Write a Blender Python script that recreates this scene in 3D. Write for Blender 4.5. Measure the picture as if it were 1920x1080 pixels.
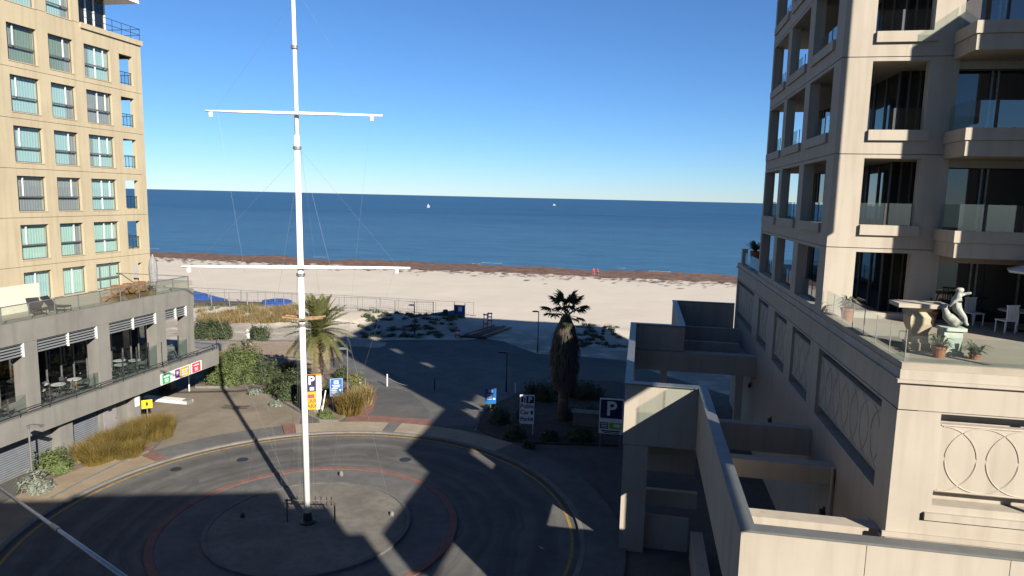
import bpy, bmesh, math, random
from mathutils import Vector, Matrix, Quaternion, noise
R = math.radians
random.seed(7)
for o in list(bpy.data.objects): bpy.data.objects.remove(o)
scene = bpy.context.scene
COL = scene.collection

# ---------------------------------------------------------------- camera
F_PX, CX, CY, CAMH = 1280.0, 960.0, 540.0, 14.6
PITCH, ROLL, YAW = math.atan(170 / F_PX), R(1.32), R(10.6)
_F = Vector((0, math.cos(PITCH), -math.sin(PITCH))); _R = Vector((1, 0, 0)); _U = _R.cross(_F)
_R2 = math.cos(ROLL) * _R + math.sin(ROLL) * _U
_U2 = -math.sin(ROLL) * _R + math.cos(ROLL) * _U
_M = Matrix.Rotation(YAW, 3, 'Z')
CR, CU, CF = _M @ _R2, _M @ _U2, _M @ _F
CPOS = Vector((0, 0, CAMH))
cam_d = bpy.data.cameras.new('camera'); cam = bpy.data.objects.new('camera', cam_d); COL.objects.link(cam)
cam_d.sensor_width = 36; cam_d.lens = F_PX / 1920 * 36; cam_d.clip_end = 90000; cam_d.clip_start = 0.1
m3 = Matrix((CR, CU, -CF)).transposed()
cam.matrix_world = Matrix.Translation(CPOS) @ m3.to_4x4()
scene.camera = cam
scene.render.resolution_x, scene.render.resolution_y = 1024, 576

# ---------------------------------------------------------------- sky, sun, exposure
SUN_EL, SUN_AZ = R(26.0), R(41.5)          # sun behind the camera's right shoulder
LDIR = Vector((-math.sin(SUN_AZ) * math.cos(SUN_EL), math.cos(SUN_AZ) * math.cos(SUN_EL), -math.sin(SUN_EL)))
world = bpy.data.worlds.new('World'); scene.world = world; world.use_nodes = True
wn = world.node_tree.nodes; wl = world.node_tree.links; wn.clear()
sky = wn.new('ShaderNodeTexSky'); sky.sky_type = 'NISHITA'; sky.sun_disc = False
sky.sun_elevation = SUN_EL; sky.sun_rotation = math.atan2(-LDIR.x, -LDIR.y)
sky.altitude = 0; sky.air_density = 0.9; sky.dust_density = 0.0; sky.ozone_density = 9.5
bg = wn.new('ShaderNodeBackground'); bg.inputs['Strength'].default_value = 0.052
wo = wn.new('ShaderNodeOutputWorld'); wl.new(sky.outputs[0], bg.inputs[0]); wl.new(bg.outputs[0], wo.inputs[0])
sd = bpy.data.lights.new('sun', 'SUN'); sd.energy = 5.0; sd.angle = R(0.5); sd.color = (1.0, 0.93, 0.82)
sun = bpy.data.objects.new('sun', sd); COL.objects.link(sun)
sun.rotation_euler = LDIR.to_track_quat('-Z', 'Y').to_euler(); sun.location = (30, -30, 60)
scene.view_settings.view_transform = 'Standard'; scene.view_settings.look = 'None'
scene.view_settings.exposure = 1.30; scene.view_settings.gamma = 1.0
scene.view_settings.use_curve_mapping = False
scene.render.engine = 'CYCLES'
scene.cycles.max_bounces = 8; scene.cycles.transparent_max_bounces = 16

# ---------------------------------------------------------------- pixels of the photograph -> places
def ray(px, py): return CF + CR * ((px - CX) / F_PX) - CU * ((py - CY) / F_PX)
def gz(y):
    for (y0, z0), (y1, z1) in zip(GPROF, GPROF[1:]):
        if y <= y1: return z0 + (z1 - z0) * max(0, (y - y0)) / (y1 - y0)
    return GPROF[-1][1]
GPROF = [(-200, 0), (44, 0), (64, -1.2), (135, -1.7), (165, -2.3), (400, -4)]
def G(px, py, z=None):
    d = ray(px, py)
    if z is not None:
        return CPOS + d * ((z - CAMH) / d.z)
    zz = 0.0
    for _ in range(12):
        p = CPOS + d * ((zz - CAMH) / d.z); zz = gz(p.y)
    return CPOS + d * ((zz - CAMH) / d.z)
def atX(px, py, X): d = ray(px, py); return CPOS + d * (X / d.x)
def atY(px, py, Y): d = ray(px, py); return CPOS + d * (Y / d.y)
def above(base, px, py):
    d = ray(px, py); n = Vector((base.x, base.y, 0)); return CPOS + d * (n.dot(base - CPOS) / n.dot(d))
def lift(p, z):                       # the place at height z whose shadow falls on ground point p
    t = (z - gz(p[1])) / -LDIR.z; return Vector((p[0], p[1], gz(p[1]))) - LDIR * t

# ---------------------------------------------------------------- materials
MATS = {}
KA = 0.77            # one scale for all base colours, set together with the exposure
def mat(name, col, col2=None, scale=2.0, rough=0.8, bump=0.0, bscale=None, metallic=0.0, spec=0.4, stretch=(1, 1, 1), mid=(0.35, 0.65), coat=0.0, detail=6):
    if name in MATS: return MATS[name]
    m = bpy.data.materials.new(name); m.use_nodes = True; MATS[name] = m
    n, l = m.node_tree.nodes, m.node_tree.links
    p = n['Principled BSDF']; p.inputs['Roughness'].default_value = rough; p.inputs['Metallic'].default_value = metallic
    p.inputs['Specular IOR Level'].default_value = spec; p.inputs['Coat Weight'].default_value = coat
    if col2 is None: col2 = tuple(c * 0.86 for c in col)
    if name not in ('white_paint', 'white_sign'): col = tuple(c * KA for c in col); col2 = tuple(c * KA for c in col2)
    geo = n.new('ShaderNodeNewGeometry'); mp = n.new('ShaderNodeMapping'); mp.inputs['Scale'].default_value = stretch
    l.new(geo.outputs['Position'], mp.inputs[0])
    t = n.new('ShaderNodeTexNoise'); t.inputs['Scale'].default_value = scale; t.inputs['Detail'].default_value = detail; t.inputs['Roughness'].default_value = 0.6
    l.new(mp.outputs[0], t.inputs[0])
    r = n.new('ShaderNodeValToRGB'); r.color_ramp.elements[0].position = mid[0]; r.color_ramp.elements[1].position = mid[1]
    r.color_ramp.elements[0].color = (*col2, 1); r.color_ramp.elements[1].color = (*col, 1)
    l.new(t.outputs[0], r.inputs[0]); l.new(r.outputs[0], p.inputs['Base Color'])
    if bump:
        t2 = n.new('ShaderNodeTexNoise'); t2.inputs['Scale'].default_value = bscale or scale * 12; t2.inputs['Detail'].default_value = 4
        l.new(mp.outputs[0], t2.inputs[0])
        b = n.new('ShaderNodeBump'); b.inputs['Strength'].default_value = bump; b.inputs['Distance'].default_value = 0.05
        l.new(t2.outputs[0], b.inputs['Height']); l.new(b.outputs[0], p.inputs['Normal'])
    return m
def two_scale(m, col, scale, fac, lo=0.45, hi=0.7, stretch=(1, 1, 1)):     # blotches of wear laid over the first pattern
    n, l = m.node_tree.nodes, m.node_tree.links; p = n['Principled BSDF']
    src = p.inputs['Base Color'].links[0].from_socket
    geo = n.new('ShaderNodeNewGeometry'); mp = n.new('ShaderNodeMapping'); mp.inputs['Scale'].default_value = stretch; mp.inputs['Location'].default_value = (3.1, 7.7, 1.3)
    l.new(geo.outputs['Position'], mp.inputs[0])
    t = n.new('ShaderNodeTexNoise'); t.inputs['Scale'].default_value = scale; t.inputs['Detail'].default_value = 5; l.new(mp.outputs[0], t.inputs[0])
    mr = n.new('ShaderNodeMapRange'); mr.inputs[1].default_value = lo; mr.inputs[2].default_value = hi; mr.inputs[3].default_value = 0; mr.inputs[4].default_value = fac
    l.new(t.outputs[0], mr.inputs[0])
    mx = n.new('ShaderNodeMix'); mx.data_type = 'RGBA'; mx.inputs[7].default_value = (*[c * KA for c in col], 1)
    l.new(mr.outputs[0], mx.inputs[0]); l.new(src, mx.inputs[6]); l.new(mx.outputs[2], p.inputs['Base Color'])
    return m
def glass(name, tint=(0.75, 0.85, 0.85), refl=0.12, rough=0.02, ior=1.5):
    m = bpy.data.materials.new(name); m.use_nodes = True; MATS[name] = m
    n, l = m.node_tree.nodes, m.node_tree.links; n.clear()
    tr = n.new('ShaderNodeBsdfTransparent'); tr.inputs[0].default_value = (*tint, 1)
    gl = n.new('ShaderNodeBsdfGlossy'); gl.inputs['Roughness'].default_value = rough; gl.inputs[0].default_value = (1, 1, 1, 1)
    fr = n.new('ShaderNodeFresnel'); ge = n.new('ShaderNodeNewGeometry'); im = n.new('ShaderNodeMapRange')       # a thin pane: the same from both sides
    im.inputs[3].default_value = ior; im.inputs[4].default_value = 1 / ior; l.new(ge.outputs['Backfacing'], im.inputs[0]); l.new(im.outputs[0], fr.inputs[0])
    ad = n.new('ShaderNodeMath'); ad.operation = 'ADD'; ad.use_clamp = True; ad.inputs[1].default_value = refl
    mx = n.new('ShaderNodeMixShader'); o = n.new('ShaderNodeOutputMaterial')
    l.new(fr.outputs[0], ad.inputs[0]); l.new(ad.outputs[0], mx.inputs[0]); l.new(tr.outputs[0], mx.inputs[1]); l.new(gl.outputs[0], mx.inputs[2]); l.new(mx.outputs[0], o.inputs[0])
    return m
def leafmat(name, col, col2, scale=3.0, trans=0.25):
    m = mat(name, col, col2, scale=scale, rough=0.6, spec=0.25)
    n, l = m.node_tree.nodes, m.node_tree.links; p = n['Principled BSDF']
    src = p.inputs['Base Color'].links[0].from_socket
    tl = n.new('ShaderNodeBsdfTranslucent'); l.new(src, tl.inputs[0])
    mx = n.new('ShaderNodeMixShader'); mx.inputs[0].default_value = trans
    o = n['Material Output']; l.new(p.outputs[0], mx.inputs[1]); l.new(tl.outputs[0], mx.inputs[2]); l.new(mx.outputs[0], o.inputs[0])
    return m

asphalt = two_scale(mat('asphalt', (0.118, 0.114, 0.106), (0.086, 0.084, 0.08), scale=0.35, rough=0.9, bump=0.25, bscale=25, spec=0.2), (0.064, 0.062, 0.06), 1.7, 0.5, 0.5, 0.75)
def tyre_wear(m, cx, cy):                    # bands worn by wheels going round the circle
    n, l = m.node_tree.nodes, m.node_tree.links; p = n['Principled BSDF']; src = p.inputs['Base Color'].links[0].from_socket
    geo = n.new('ShaderNodeNewGeometry'); d = n.new('ShaderNodeVectorMath'); d.operation = 'DISTANCE'; d.inputs[1].default_value = (cx, cy, 0); l.new(geo.outputs['Position'], d.inputs[0])
    t0 = n.new('ShaderNodeTexNoise'); t0.inputs['Scale'].default_value = 0.3; l.new(geo.outputs['Position'], t0.inputs[0])
    ad = n.new('ShaderNodeMath'); ad.operation = 'MULTIPLY_ADD'; ad.inputs[1].default_value = 1.4; l.new(t0.outputs[0], ad.inputs[0]); l.new(d.outputs['Value'], ad.inputs[2])
    t = n.new('ShaderNodeTexNoise'); t.noise_dimensions = '1D'; t.inputs['Scale'].default_value = 1.3; t.inputs['Detail'].default_value = 3; l.new(ad.outputs[0], t.inputs['W'])
    mr = n.new('ShaderNodeMapRange'); mr.inputs[1].default_value = .42; mr.inputs[2].default_value = .62; mr.inputs[3].default_value = .88; mr.inputs[4].default_value = 1.22; l.new(t.outputs[0], mr.inputs[0])
    fd = n.new('ShaderNodeMapRange'); fd.inputs[1].default_value = 11.9; fd.inputs[2].default_value = 12.3; l.new(d.outputs['Value'], fd.inputs[0])
    mf = n.new('ShaderNodeMix'); l.new(fd.outputs[0], mf.inputs[0]); l.new(mr.outputs[0], mf.inputs[2]); mf.inputs[3].default_value = 1.0
    vm = n.new('ShaderNodeVectorMath'); vm.operation = 'SCALE'; l.new(src, vm.inputs[0]); l.new(mf.outputs[0], vm.inputs['Scale']); l.new(vm.outputs[0], p.inputs['Base Color'])
tyre_wear(asphalt, -13.8, 26.45)
paving = two_scale(mat('grey_paving', (0.148, 0.144, 0.136), (0.105, 0.103, 0.099), scale=0.5, rough=0.9, bump=0.2, bscale=30, spec=0.2), (0.09, 0.088, 0.085), 2.2, 0.5)
island_pave = two_scale(mat('island_paving', (0.19, 0.176, 0.15), (0.135, 0.125, 0.108), scale=0.6, rough=0.9, bump=0.25, bscale=25, spec=0.2), (0.1, 0.095, 0.09), 3.0, 0.5)
tanpath = two_scale(mat('tan_paving', (0.32, 0.25, 0.165), (0.26, 0.2, 0.135), scale=0.8, rough=0.9, bump=0.15, bscale=20, spec=0.2), (0.22, 0.18, 0.13), 2.5, 0.4)
creampath = two_scale(mat('cream_paving', (0.33, 0.28, 0.2), (0.27, 0.225, 0.165), scale=0.8, rough=0.9, bump=0.15, bscale=20, spec=0.2), (0.24, 0.2, 0.16), 2.5, 0.45)
redpave = two_scale(mat('red_brick_paving', (0.235, 0.12, 0.095), (0.17, 0.095, 0.08), scale=2.0, rough=0.9, bump=0.2, bscale=20, spec=0.2), (0.13, 0.075, 0.065), 3.0, 0.5)
driveconc = two_scale(mat('driveway_concrete', (0.235, 0.2, 0.15), (0.18, 0.152, 0.115), scale=0.5, rough=0.9, bump=0.15, bscale=25, spec=0.2), (0.12, 0.1, 0.085), 0.9, 0.55, 0.5, 0.75, (1, 0.4, 1))
kerbconc = mat('kerb_concrete', (0.2, 0.185, 0.16), (0.14, 0.13, 0.115), scale=1.2, rough=0.9, bump=0.1)
yellowline = mat('yellow_road_paint', (0.36, 0.22, 0.035), (0.2, 0.14, 0.06), scale=5, rough=0.8)
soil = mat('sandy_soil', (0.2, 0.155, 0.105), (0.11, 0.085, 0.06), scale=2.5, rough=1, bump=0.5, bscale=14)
shadesoil = mat('shaded_bed_soil', (0.07, 0.055, 0.042), (0.035, 0.03, 0.024), scale=2.5, rough=1, bump=0.5, bscale=14)  # darker copy of the soil, deepening the shade on the right bed
brownpath = mat('brown_gravel_path', (0.33, 0.24, 0.165), (0.26, 0.19, 0.13), scale=1.5, rough=1, bump=0.2)
cream = two_scale(mat('cream_render', (0.45, 0.385, 0.26), (0.41, 0.345, 0.235), scale=0.5, rough=0.85, bump=0.05, bscale=60, spec=0.25), (0.3, 0.25, 0.175), 1.1, 0.6, 0.48, 0.8, (3, 3, 0.25))
sandst = two_scale(mat('sandstone_render', (0.42, 0.372, 0.305), (0.385, 0.338, 0.275), scale=0.6, rough=0.85, bump=0.05, bscale=60, spec=0.25), (0.285, 0.24, 0.19), 1.0, 0.6, 0.48, 0.8, (3, 3, 0.22))
concrete = two_scale(mat('grey_concrete', (0.215, 0.207, 0.188), (0.18, 0.173, 0.158), scale=0.7, rough=0.9, bump=0.08, bscale=30, spec=0.25), (0.12, 0.113, 0.1), 0.9, 0.5, 0.48, 0.75, (2.5, 2.5, 0.3))
capmetal = mat('grey_cap_flashing', (0.22, 0.225, 0.215), (0.17, 0.175, 0.17), scale=1.5, rough=0.45, metallic=0.4)
darkmetal = mat('dark_metal', (0.05, 0.05, 0.052), rough=0.5, metallic=0.5)
steel = mat('brushed_steel', (0.62, 0.62, 0.62), (0.5, 0.5, 0.5), rough=0.25, metallic=0.95)
galv = mat('galvanised_steel', (0.3, 0.3, 0.29), (0.22, 0.22, 0.22), scale=6, rough=0.5, metallic=0.6)
whitepaint = two_scale(mat('white_paint', (0.8, 0.79, 0.76), (0.74, 0.72, 0.68), scale=3, rough=0.45, spec=0.4), (0.55, 0.48, 0.4), 4.0, 0.3, 0.55, 0.8, (2, 2, 0.4))
yardbrown = mat('rusty_timber', (0.36, 0.24, 0.12), (0.2, 0.12, 0.06), scale=8, rough=0.7)
shuttermat = mat('grey_roller_shutter', (0.19, 0.205, 0.225), (0.165, 0.175, 0.195), scale=2, rough=0.5, metallic=0.2)
louvremat = mat('white_louvre_metal', (0.3, 0.315, 0.33), (0.26, 0.275, 0.29), scale=2, rough=0.45, metallic=0.3)
greydoor = mat('pale_grey_door_paint', (0.27, 0.25, 0.25), rough=0.6)
darkroom = mat('dark_interior', (0.035, 0.032, 0.03), (0.02, 0.02, 0.02), scale=1.5, rough=0.8)
darkglass = mat('dark_tinted_glass', (0.012, 0.015, 0.018), (0.008, 0.01, 0.012), scale=0.8, rough=0.03, spec=0.9)
clear = glass('clear_balustrade_glass', (0.72, 0.82, 0.8), 0.06)
winglass = glass('window_pane_glass', (0.9, 0.98, 0.97), 0.03)
framemat = mat('grey_window_frame', (0.16, 0.16, 0.155), rough=0.5, metallic=0.3)
whiteframe = mat('white_window_frame', (0.7, 0.7, 0.68), rough=0.5)
aqua = mat('aqua_curtain', (0.33, 0.44, 0.45), (0.295, 0.4, 0.41), scale=4, rough=0.9, stretch=(1, 6, 0.3))
greycurt = mat('grey_curtain', (0.27, 0.265, 0.27), (0.21, 0.205, 0.21), scale=4, rough=0.9, stretch=(1, 6, 0.3))
greencurt = mat('green_grey_curtain', (0.2, 0.24, 0.2), (0.16, 0.19, 0.16), scale=4, rough=0.9, stretch=(1, 6, 0.3))
mintcurt = mat('mint_curtain', (0.37, 0.49, 0.44), (0.34, 0.45, 0.405), scale=4, rough=0.9, stretch=(1, 6, 0.3))
terrafloor = mat('terrace_tile', (0.36, 0.31, 0.24), (0.3, 0.26, 0.2), scale=1.5, rough=0.8)
bluetarp = mat('blue_tarpaulin', (0.035, 0.10, 0.34), (0.025, 0.07, 0.25), scale=2, rough=0.5, bump=0.3, bscale=5)
redplastic = mat('red_barrier_plastic', (0.5, 0.07, 0.06), (0.35, 0.05, 0.05), scale=3, rough=0.5)
navy = mat('navy_sign', (0.012, 0.018, 0.075), (0.012, 0.018, 0.07), rough=0.5)
signblue = mat('blue_sign', (0.01, 0.12, 0.4), (0.01, 0.11, 0.37), rough=0.5)
signwhite = mat('white_sign', (0.6, 0.6, 0.585), (0.55, 0.55, 0.53), rough=0.5)
signorange = mat('orange_sign', (0.75, 0.33, 0.015), (0.7, 0.3, 0.015), rough=0.5)
signyellow = mat('yellow_sign', (0.8, 0.55, 0.01), (0.75, 0.5, 0.01), rough=0.5)
signgreen = mat('green_sign', (0.04, 0.38, 0.16), (0.04, 0.34, 0.14), rough=0.5)
signlime = mat('lime_sign', (0.2, 0.42, 0.03), (0.18, 0.38, 0.03), rough=0.5)
signred = mat('red_sign', (0.65, 0.05, 0.09), (0.6, 0.05, 0.08), rough=0.5)
blacktext = mat('black_lettering', (0.012, 0.012, 0.015), rough=0.6)
terracotta = mat('terracotta', (0.33, 0.13, 0.07), (0.26, 0.1, 0.05), scale=6, rough=0.85)
verdigris = mat('weathered_stone_statue', (0.42, 0.42, 0.37), (0.22, 0.24, 0.2), scale=5, rough=0.8, bump=0.3)
mintstone = mat('mint_stone_plinth', (0.42, 0.47, 0.39), (0.34, 0.39, 0.32), scale=4, rough=0.85)
bark = mat('palm_bark', (0.2, 0.15, 0.11), (0.1, 0.075, 0.055), scale=3, rough=0.95, bump=0.8, bscale=9, stretch=(1, 1, 4))
skirtmat = mat('dead_palm_thatch', (0.12, 0.095, 0.07), (0.06, 0.048, 0.035), scale=4, rough=0.95, stretch=(3, 3, 0.6))
frondmat = leafmat('date_palm_leaf', (0.16, 0.165, 0.055), (0.11, 0.12, 0.04), 1.2)
fronddry = leafmat('dry_palm_leaf', (0.24, 0.2, 0.09), (0.16, 0.13, 0.06), 1.2)
fanmat = leafmat('fan_palm_leaf', (0.045, 0.065, 0.025), (0.03, 0.045, 0.018), 1.2)
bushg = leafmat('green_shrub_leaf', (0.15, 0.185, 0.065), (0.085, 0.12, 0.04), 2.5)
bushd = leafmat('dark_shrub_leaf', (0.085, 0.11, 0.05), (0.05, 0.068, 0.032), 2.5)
bushs = leafmat('silver_shrub_leaf', (0.25, 0.27, 0.22), (0.17, 0.19, 0.15), 2.5)
bushy = leafmat('yellow_green_leaf', (0.2, 0.2, 0.07), (0.13, 0.14, 0.05), 2.5)
drygrass = leafmat('dry_grass_blade', (0.33, 0.25, 0.12), (0.22, 0.155, 0.065), 1.5)
ochregrass = leafmat('ochre_rush_blade', (0.21, 0.145, 0.035), (0.13, 0.1, 0.03), 1.2)
woodbrown = mat('stacked_timber', (0.3, 0.16, 0.07), (0.14, 0.075, 0.035), scale=7, rough=0.9)
skinm = mat('skin', (0.45, 0.28, 0.2), rough=0.6)
shirtm = mat('pale_blue_shirt', (0.62, 0.65, 0.72), rough=0.9)
shortsm = mat('dark_shorts', (0.03, 0.03, 0.035), rough=0.9)
hatm = mat('white_hat', (0.75, 0.75, 0.73), rough=0.9)
redcloth = mat('red_cloth', (0.55, 0.04, 0.05), rough=0.9)
umbmat = mat('white_umbrella_cloth', (0.7, 0.69, 0.66), rough=0.9)
greyumb = mat('grey_umbrella_cloth', (0.27, 0.27, 0.27), (0.2, 0.2, 0.2), scale=6, rough=0.9)
bluesign2 = signblue

# ---------------------------------------------------------------- mesh building
class MB:
    def __init__(s): s.v = []; s.f = []; s.m = []
    def face(s, pts, mi=0):
        n = len(s.v); s.v += [tuple(p) for p in pts]; s.f.append(tuple(range(n, n + len(pts)))); s.m.append(mi); return s
    def raw(s, vs, fs, mi=0):
        n = len(s.v); s.v += [tuple(p) for p in vs]; s.f += [tuple(i + n for i in f) for f in fs]; s.m += [mi] * len(fs); return s
    def box(s, x0, x1, y0, y1, z0, z1, mi=0):
        vs = [(x, y, z) for z in (z0, z1) for y in (y0, y1) for x in (x0, x1)]
        return s.raw(vs, [(0, 2, 3, 1), (4, 5, 7, 6), (0, 1, 5, 4), (2, 6, 7, 3), (0, 4, 6, 2), (1, 3, 7, 5)], mi)
    def obox(s, c, ux, uy, uz, hx, hy, hz, mi=0):      # oriented box
        c, ux, uy, uz = Vector(c), Vector(ux), Vector(uy), Vector(uz)
        vs = [c + ux * (hx * a) + uy * (hy * b) + uz * (hz * d) for d in (-1, 1) for b in (-1, 1) for a in (-1, 1)]
        return s.raw(vs, [(0, 2, 3, 1), (4, 5, 7, 6), (0, 1, 5, 4), (2, 6, 7, 3), (0, 4, 6, 2), (1, 3, 7, 5)], mi)
    def prism(s, poly, z0, z1, mi=0):
        n = len(poly); a = sum(poly[i][0] * poly[(i + 1) % n][1] - poly[(i + 1) % n][0] * poly[i][1] for i in range(n))
        if a < 0: poly = poly[::-1]
        vs = [(p[0], p[1], z0) for p in poly] + [(p[0], p[1], z1) for p in poly]
        return s.raw(vs, [tuple(range(n - 1, -1, -1)), tuple(range(n, 2 * n))] + [(i, (i + 1) % n, n + (i + 1) % n, n + i) for i in range(n)], mi)
    def tube(s, p0, p1, r0, r1=None, n=8, mi=0):
        return s.path([p0, p1], [r0, r0 if r1 is None else r1], n, mi)
    def path(s, pts, rs, n=8, mi=0, cap=True):
        pts = [Vector(p) for p in pts]
        if not isinstance(rs, (list, tuple)): rs = [rs] * len(pts)
        vs = []; ref = None
        for i, p in enumerate(pts):
            t = (pts[min(i + 1, len(pts) - 1)] - pts[max(i - 1, 0)]).normalized()
            if ref is None: ref = Vector((0, 0, 1)) if abs(t.z) < 0.9 else Vector((1, 0, 0))
            u = t.cross(ref).normalized(); w = t.cross(u).normalized(); 
            for k in range(n):
                a = 2 * math.pi * k / n; vs.append(p + (u * math.cos(a) + w * math.sin(a)) * rs[i])
        fs = []
        for i in range(len(pts) - 1):
            for k in range(n):
                a, b = i * n + k, i * n + (k + 1) % n; fs.append((a, a + n, b + n, b))
        if cap: fs += [tuple(range(n)), tuple(range(len(vs) - 1, len(vs) - n - 1, -1))]
        return s.raw(vs, fs, mi)
    def lathe(s, prof, c=(0, 0, 0), n=12, mi=0):
        vs = []; fs = []
        for r, z in prof:
            for k in range(n):
                a = 2 * math.pi * k / n; vs.append((c[0] + r * math.cos(a), c[1] + r * math.sin(a), c[2] + z))
        for i in range(len(prof) - 1):
            for k in range(n):
                a, b = i * n + k, i * n + (k + 1) % n; fs.append((a, b, b + n, a + n))
        fs += [tuple(range(n - 1, -1, -1)), tuple(range(len(vs) - n, len(vs)))]
        return s.raw(vs, fs, mi)
    def sphere(s, c, rx, ry=None, rz=None, nu=12, nv=8, mi=0):
        ry = ry or rx; rz = rz or rx
        prof = [(math.sin(math.pi * i / nv), -math.cos(math.pi * i / nv)) for i in range(nv + 1)]
        n0 = len(s.v); s.lathe([(max(r, 1e-4), z) for r, z in prof], (0, 0, 0), nu, mi)
        for i in range(n0, len(s.v)):
            x, y, z = s.v[i]; s.v[i] = (c[0] + x * rx, c[1] + y * ry, c[2] + z * rz)
        return s
    def xform(s, M):
        s.v = [tuple(M @ Vector(p)) for p in s.v]; return s

OFS = {}
def link(name, mb, mats, parent=None, ofs=Vector((0, 0, 0)), smooth=False):
    me = bpy.data.meshes.new(name)
    me.from_pydata([(p[0] - ofs[0], p[1] - ofs[1], p[2] - ofs[2]) for p in mb.v], [], mb.f)
    if not isinstance(mats, (list, tuple)): mats = [mats]
    for m in mats: me.materials.append(m)
    if len(mats) > 1: me.polygons.foreach_set('material_index', mb.m)
    if smooth: me.polygons.foreach_set('use_smooth', [True] * len(me.polygons))
    me.update()
    o = bpy.data.objects.new(name, me); COL.objects.link(o)
    if parent is not None: o.parent = parent
    return o
def tag(o, label, cat, group=None):
    o['label'] = label; o['category'] = cat
    if group: o['group'] = group
    return o
def thing(name, label, cat, loc=(0, 0, 0), group=None, rz=0):
    o = bpy.data.objects.new(name, None); COL.objects.link(o); o.location = loc; o.rotation_euler = (0, 0, rz); o.empty_display_size = 0.3
    OFS[o.name] = Vector(loc) if rz == 0 else None
    return tag(o, label, cat, group)
def part(name, mb, m, parent, smooth=False, label=None):        # world coordinates in mb
    root = parent
    while root.parent: root = root.parent
    o = link(name, mb, m, parent, OFS.get(root.name) or Vector((0, 0, 0)), smooth)
    if label: o['label'] = label
    return o
def lpart(name, mb, m, parent, smooth=False): return link(name, mb, m, parent, smooth=smooth)   # local coordinates
def single(name, mb, m, label, cat, loc=(0, 0, 0), group=None, smooth=False):
    loc = Vector(loc); o = link(name, mb, m, None, loc, smooth); o.location = loc; return tag(o, label, cat, group)
def struct(name, mb, m, kind='structure', parent=None, smooth=False):
    o = link(name, mb, m, parent, smooth=smooth)
    if parent is None: o['kind'] = kind
    return o
def share(name, me, parent, loc=(0, 0, 0), rot=None, scale=None):
    o = bpy.data.objects.new(name, me); COL.objects.link(o); o.parent = parent; o.location = loc
    if rot is not None: o.rotation_euler = rot
    if scale is not None: o.scale = scale
    return o
def copy_tree(o, parent=None):
    c = o.copy(); COL.objects.link(c); c.parent = parent
    for ch in list(o.children): copy_tree(ch, c)
    return c
def drape(name, poly, m, dz, step=0.0, parent=None):             # a sheet laid on the ground profile
    bm = bmesh.new(); vs = [bm.verts.new((p[0], p[1], 0)) for p in poly]; f = bm.faces.new(vs)
    if f.normal.z < 0 or True: bm.normal_update()
    if f.normal.z < 0: bmesh.ops.reverse_faces(bm, faces=[f])
    for yb in (44, 54, 64, 135, 165):
        bmesh.ops.bisect_plane(bm, geom=bm.verts[:] + bm.edges[:] + bm.faces[:], plane_co=(0, yb, 0), plane_no=(0, 1, 0))
    bmesh.ops.triangulate(bm, faces=bm.faces[:])
    if step:
        be = [e for e in bm.edges if len(e.link_faces) == 1]
        r = bmesh.ops.extrude_edge_only(bm, edges=be); low = {v for v in r['geom'] if isinstance(v, bmesh.types.BMVert)}
    else: low = set()
    for v in bm.verts: v.co.z = gz(v.co.y) + dz - (step if v in low else 0)
    bmesh.ops.recalc_face_normals(bm, faces=bm.faces[:])
    me = bpy.data.meshes.new(name); bm.to_mesh(me); bm.free(); me.materials.append(m)
    o = bpy.data.objects.new(name, me); COL.objects.link(o); o['kind'] = 'structure'
    return o
def pxpoly(pts): return [(G(*p).x, G(*p).y) for p in pts]
def wallgrid(mb, axis, c0, c1, u0, u1, z0, z1, holes, mi=0):
    """wall between planes c0 (front) and c1 (back) on axis 'x' or 'y', running u0..u1, with rectangular holes (ua,ub,za,zb)"""
    us = sorted({u0, u1, *[h[0] for h in holes], *[h[1] for h in holes]}); us = [u for u in us if u0 - 1e-6 <= u <= u1 + 1e-6]
    zs = sorted({z0, z1, *[h[2] for h in holes], *[h[3] for h in holes]}); zs = [z for z in zs if z0 - 1e-6 <= z <= z1 + 1e-6]
    def P(c, u, z): return (c, u, z) if axis == 'x' else (u, c, z)
    nu, nz = len(us) - 1, len(zs) - 1
    solid = {}
    for i in range(nu):
        for j in range(nz):
            cu, cz = (us[i] + us[i + 1]) / 2, (zs[j] + zs[j + 1]) / 2
            solid[i, j] = not any(h[0] < cu < h[1] and h[2] < cz < h[3] for h in holes)
    for (i, j), s in solid.items():
        if not s: continue
        a, b, c, d = us[i], us[i + 1], zs[j], zs[j + 1]
        mb.face([P(c0, a, c), P(c0, b, c), P(c0, b, d), P(c0, a, d)], mi); mb.face([P(c1, a, c), P(c1, a, d), P(c1, b, d), P(c1, b, c)], mi)
        if not solid.get((i - 1, j)): mb.face([P(c0, a, c), P(c0, a, d), P(c1, a, d), P(c1, a, c)], mi)
        if not solid.get((i + 1, j)): mb.face([P(c0, b, c), P(c1, b, c), P(c1, b, d), P(c0, b, d)], mi)
        if not solid.get((i, j - 1)): mb.face([P(c0, a, c), P(c1, a, c), P(c1, b, c), P(c0, b, c)], mi)
        if not solid.get((i, j + 1)): mb.face([P(c0, a, d), P(c0, b, d), P(c1, b, d), P(c1, a, d)], mi)
    return mb
def textmesh(body, size, bold=0.0):
    cu = bpy.data.curves.new('t', 'FONT'); cu.body = body; cu.size = size; cu.align_x = 'CENTER'; cu.align_y = 'CENTER'; cu.offset = bold; cu.resolution_u = 3
    o = bpy.data.objects.new('t', cu); COL.objects.link(o)
    dg = bpy.context.evaluated_depsgraph_get(); me = bpy.data.meshes.new_from_object(o.evaluated_get(dg))
    bpy.data.objects.remove(o); bpy.data.curves.remove(cu); return me
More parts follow.
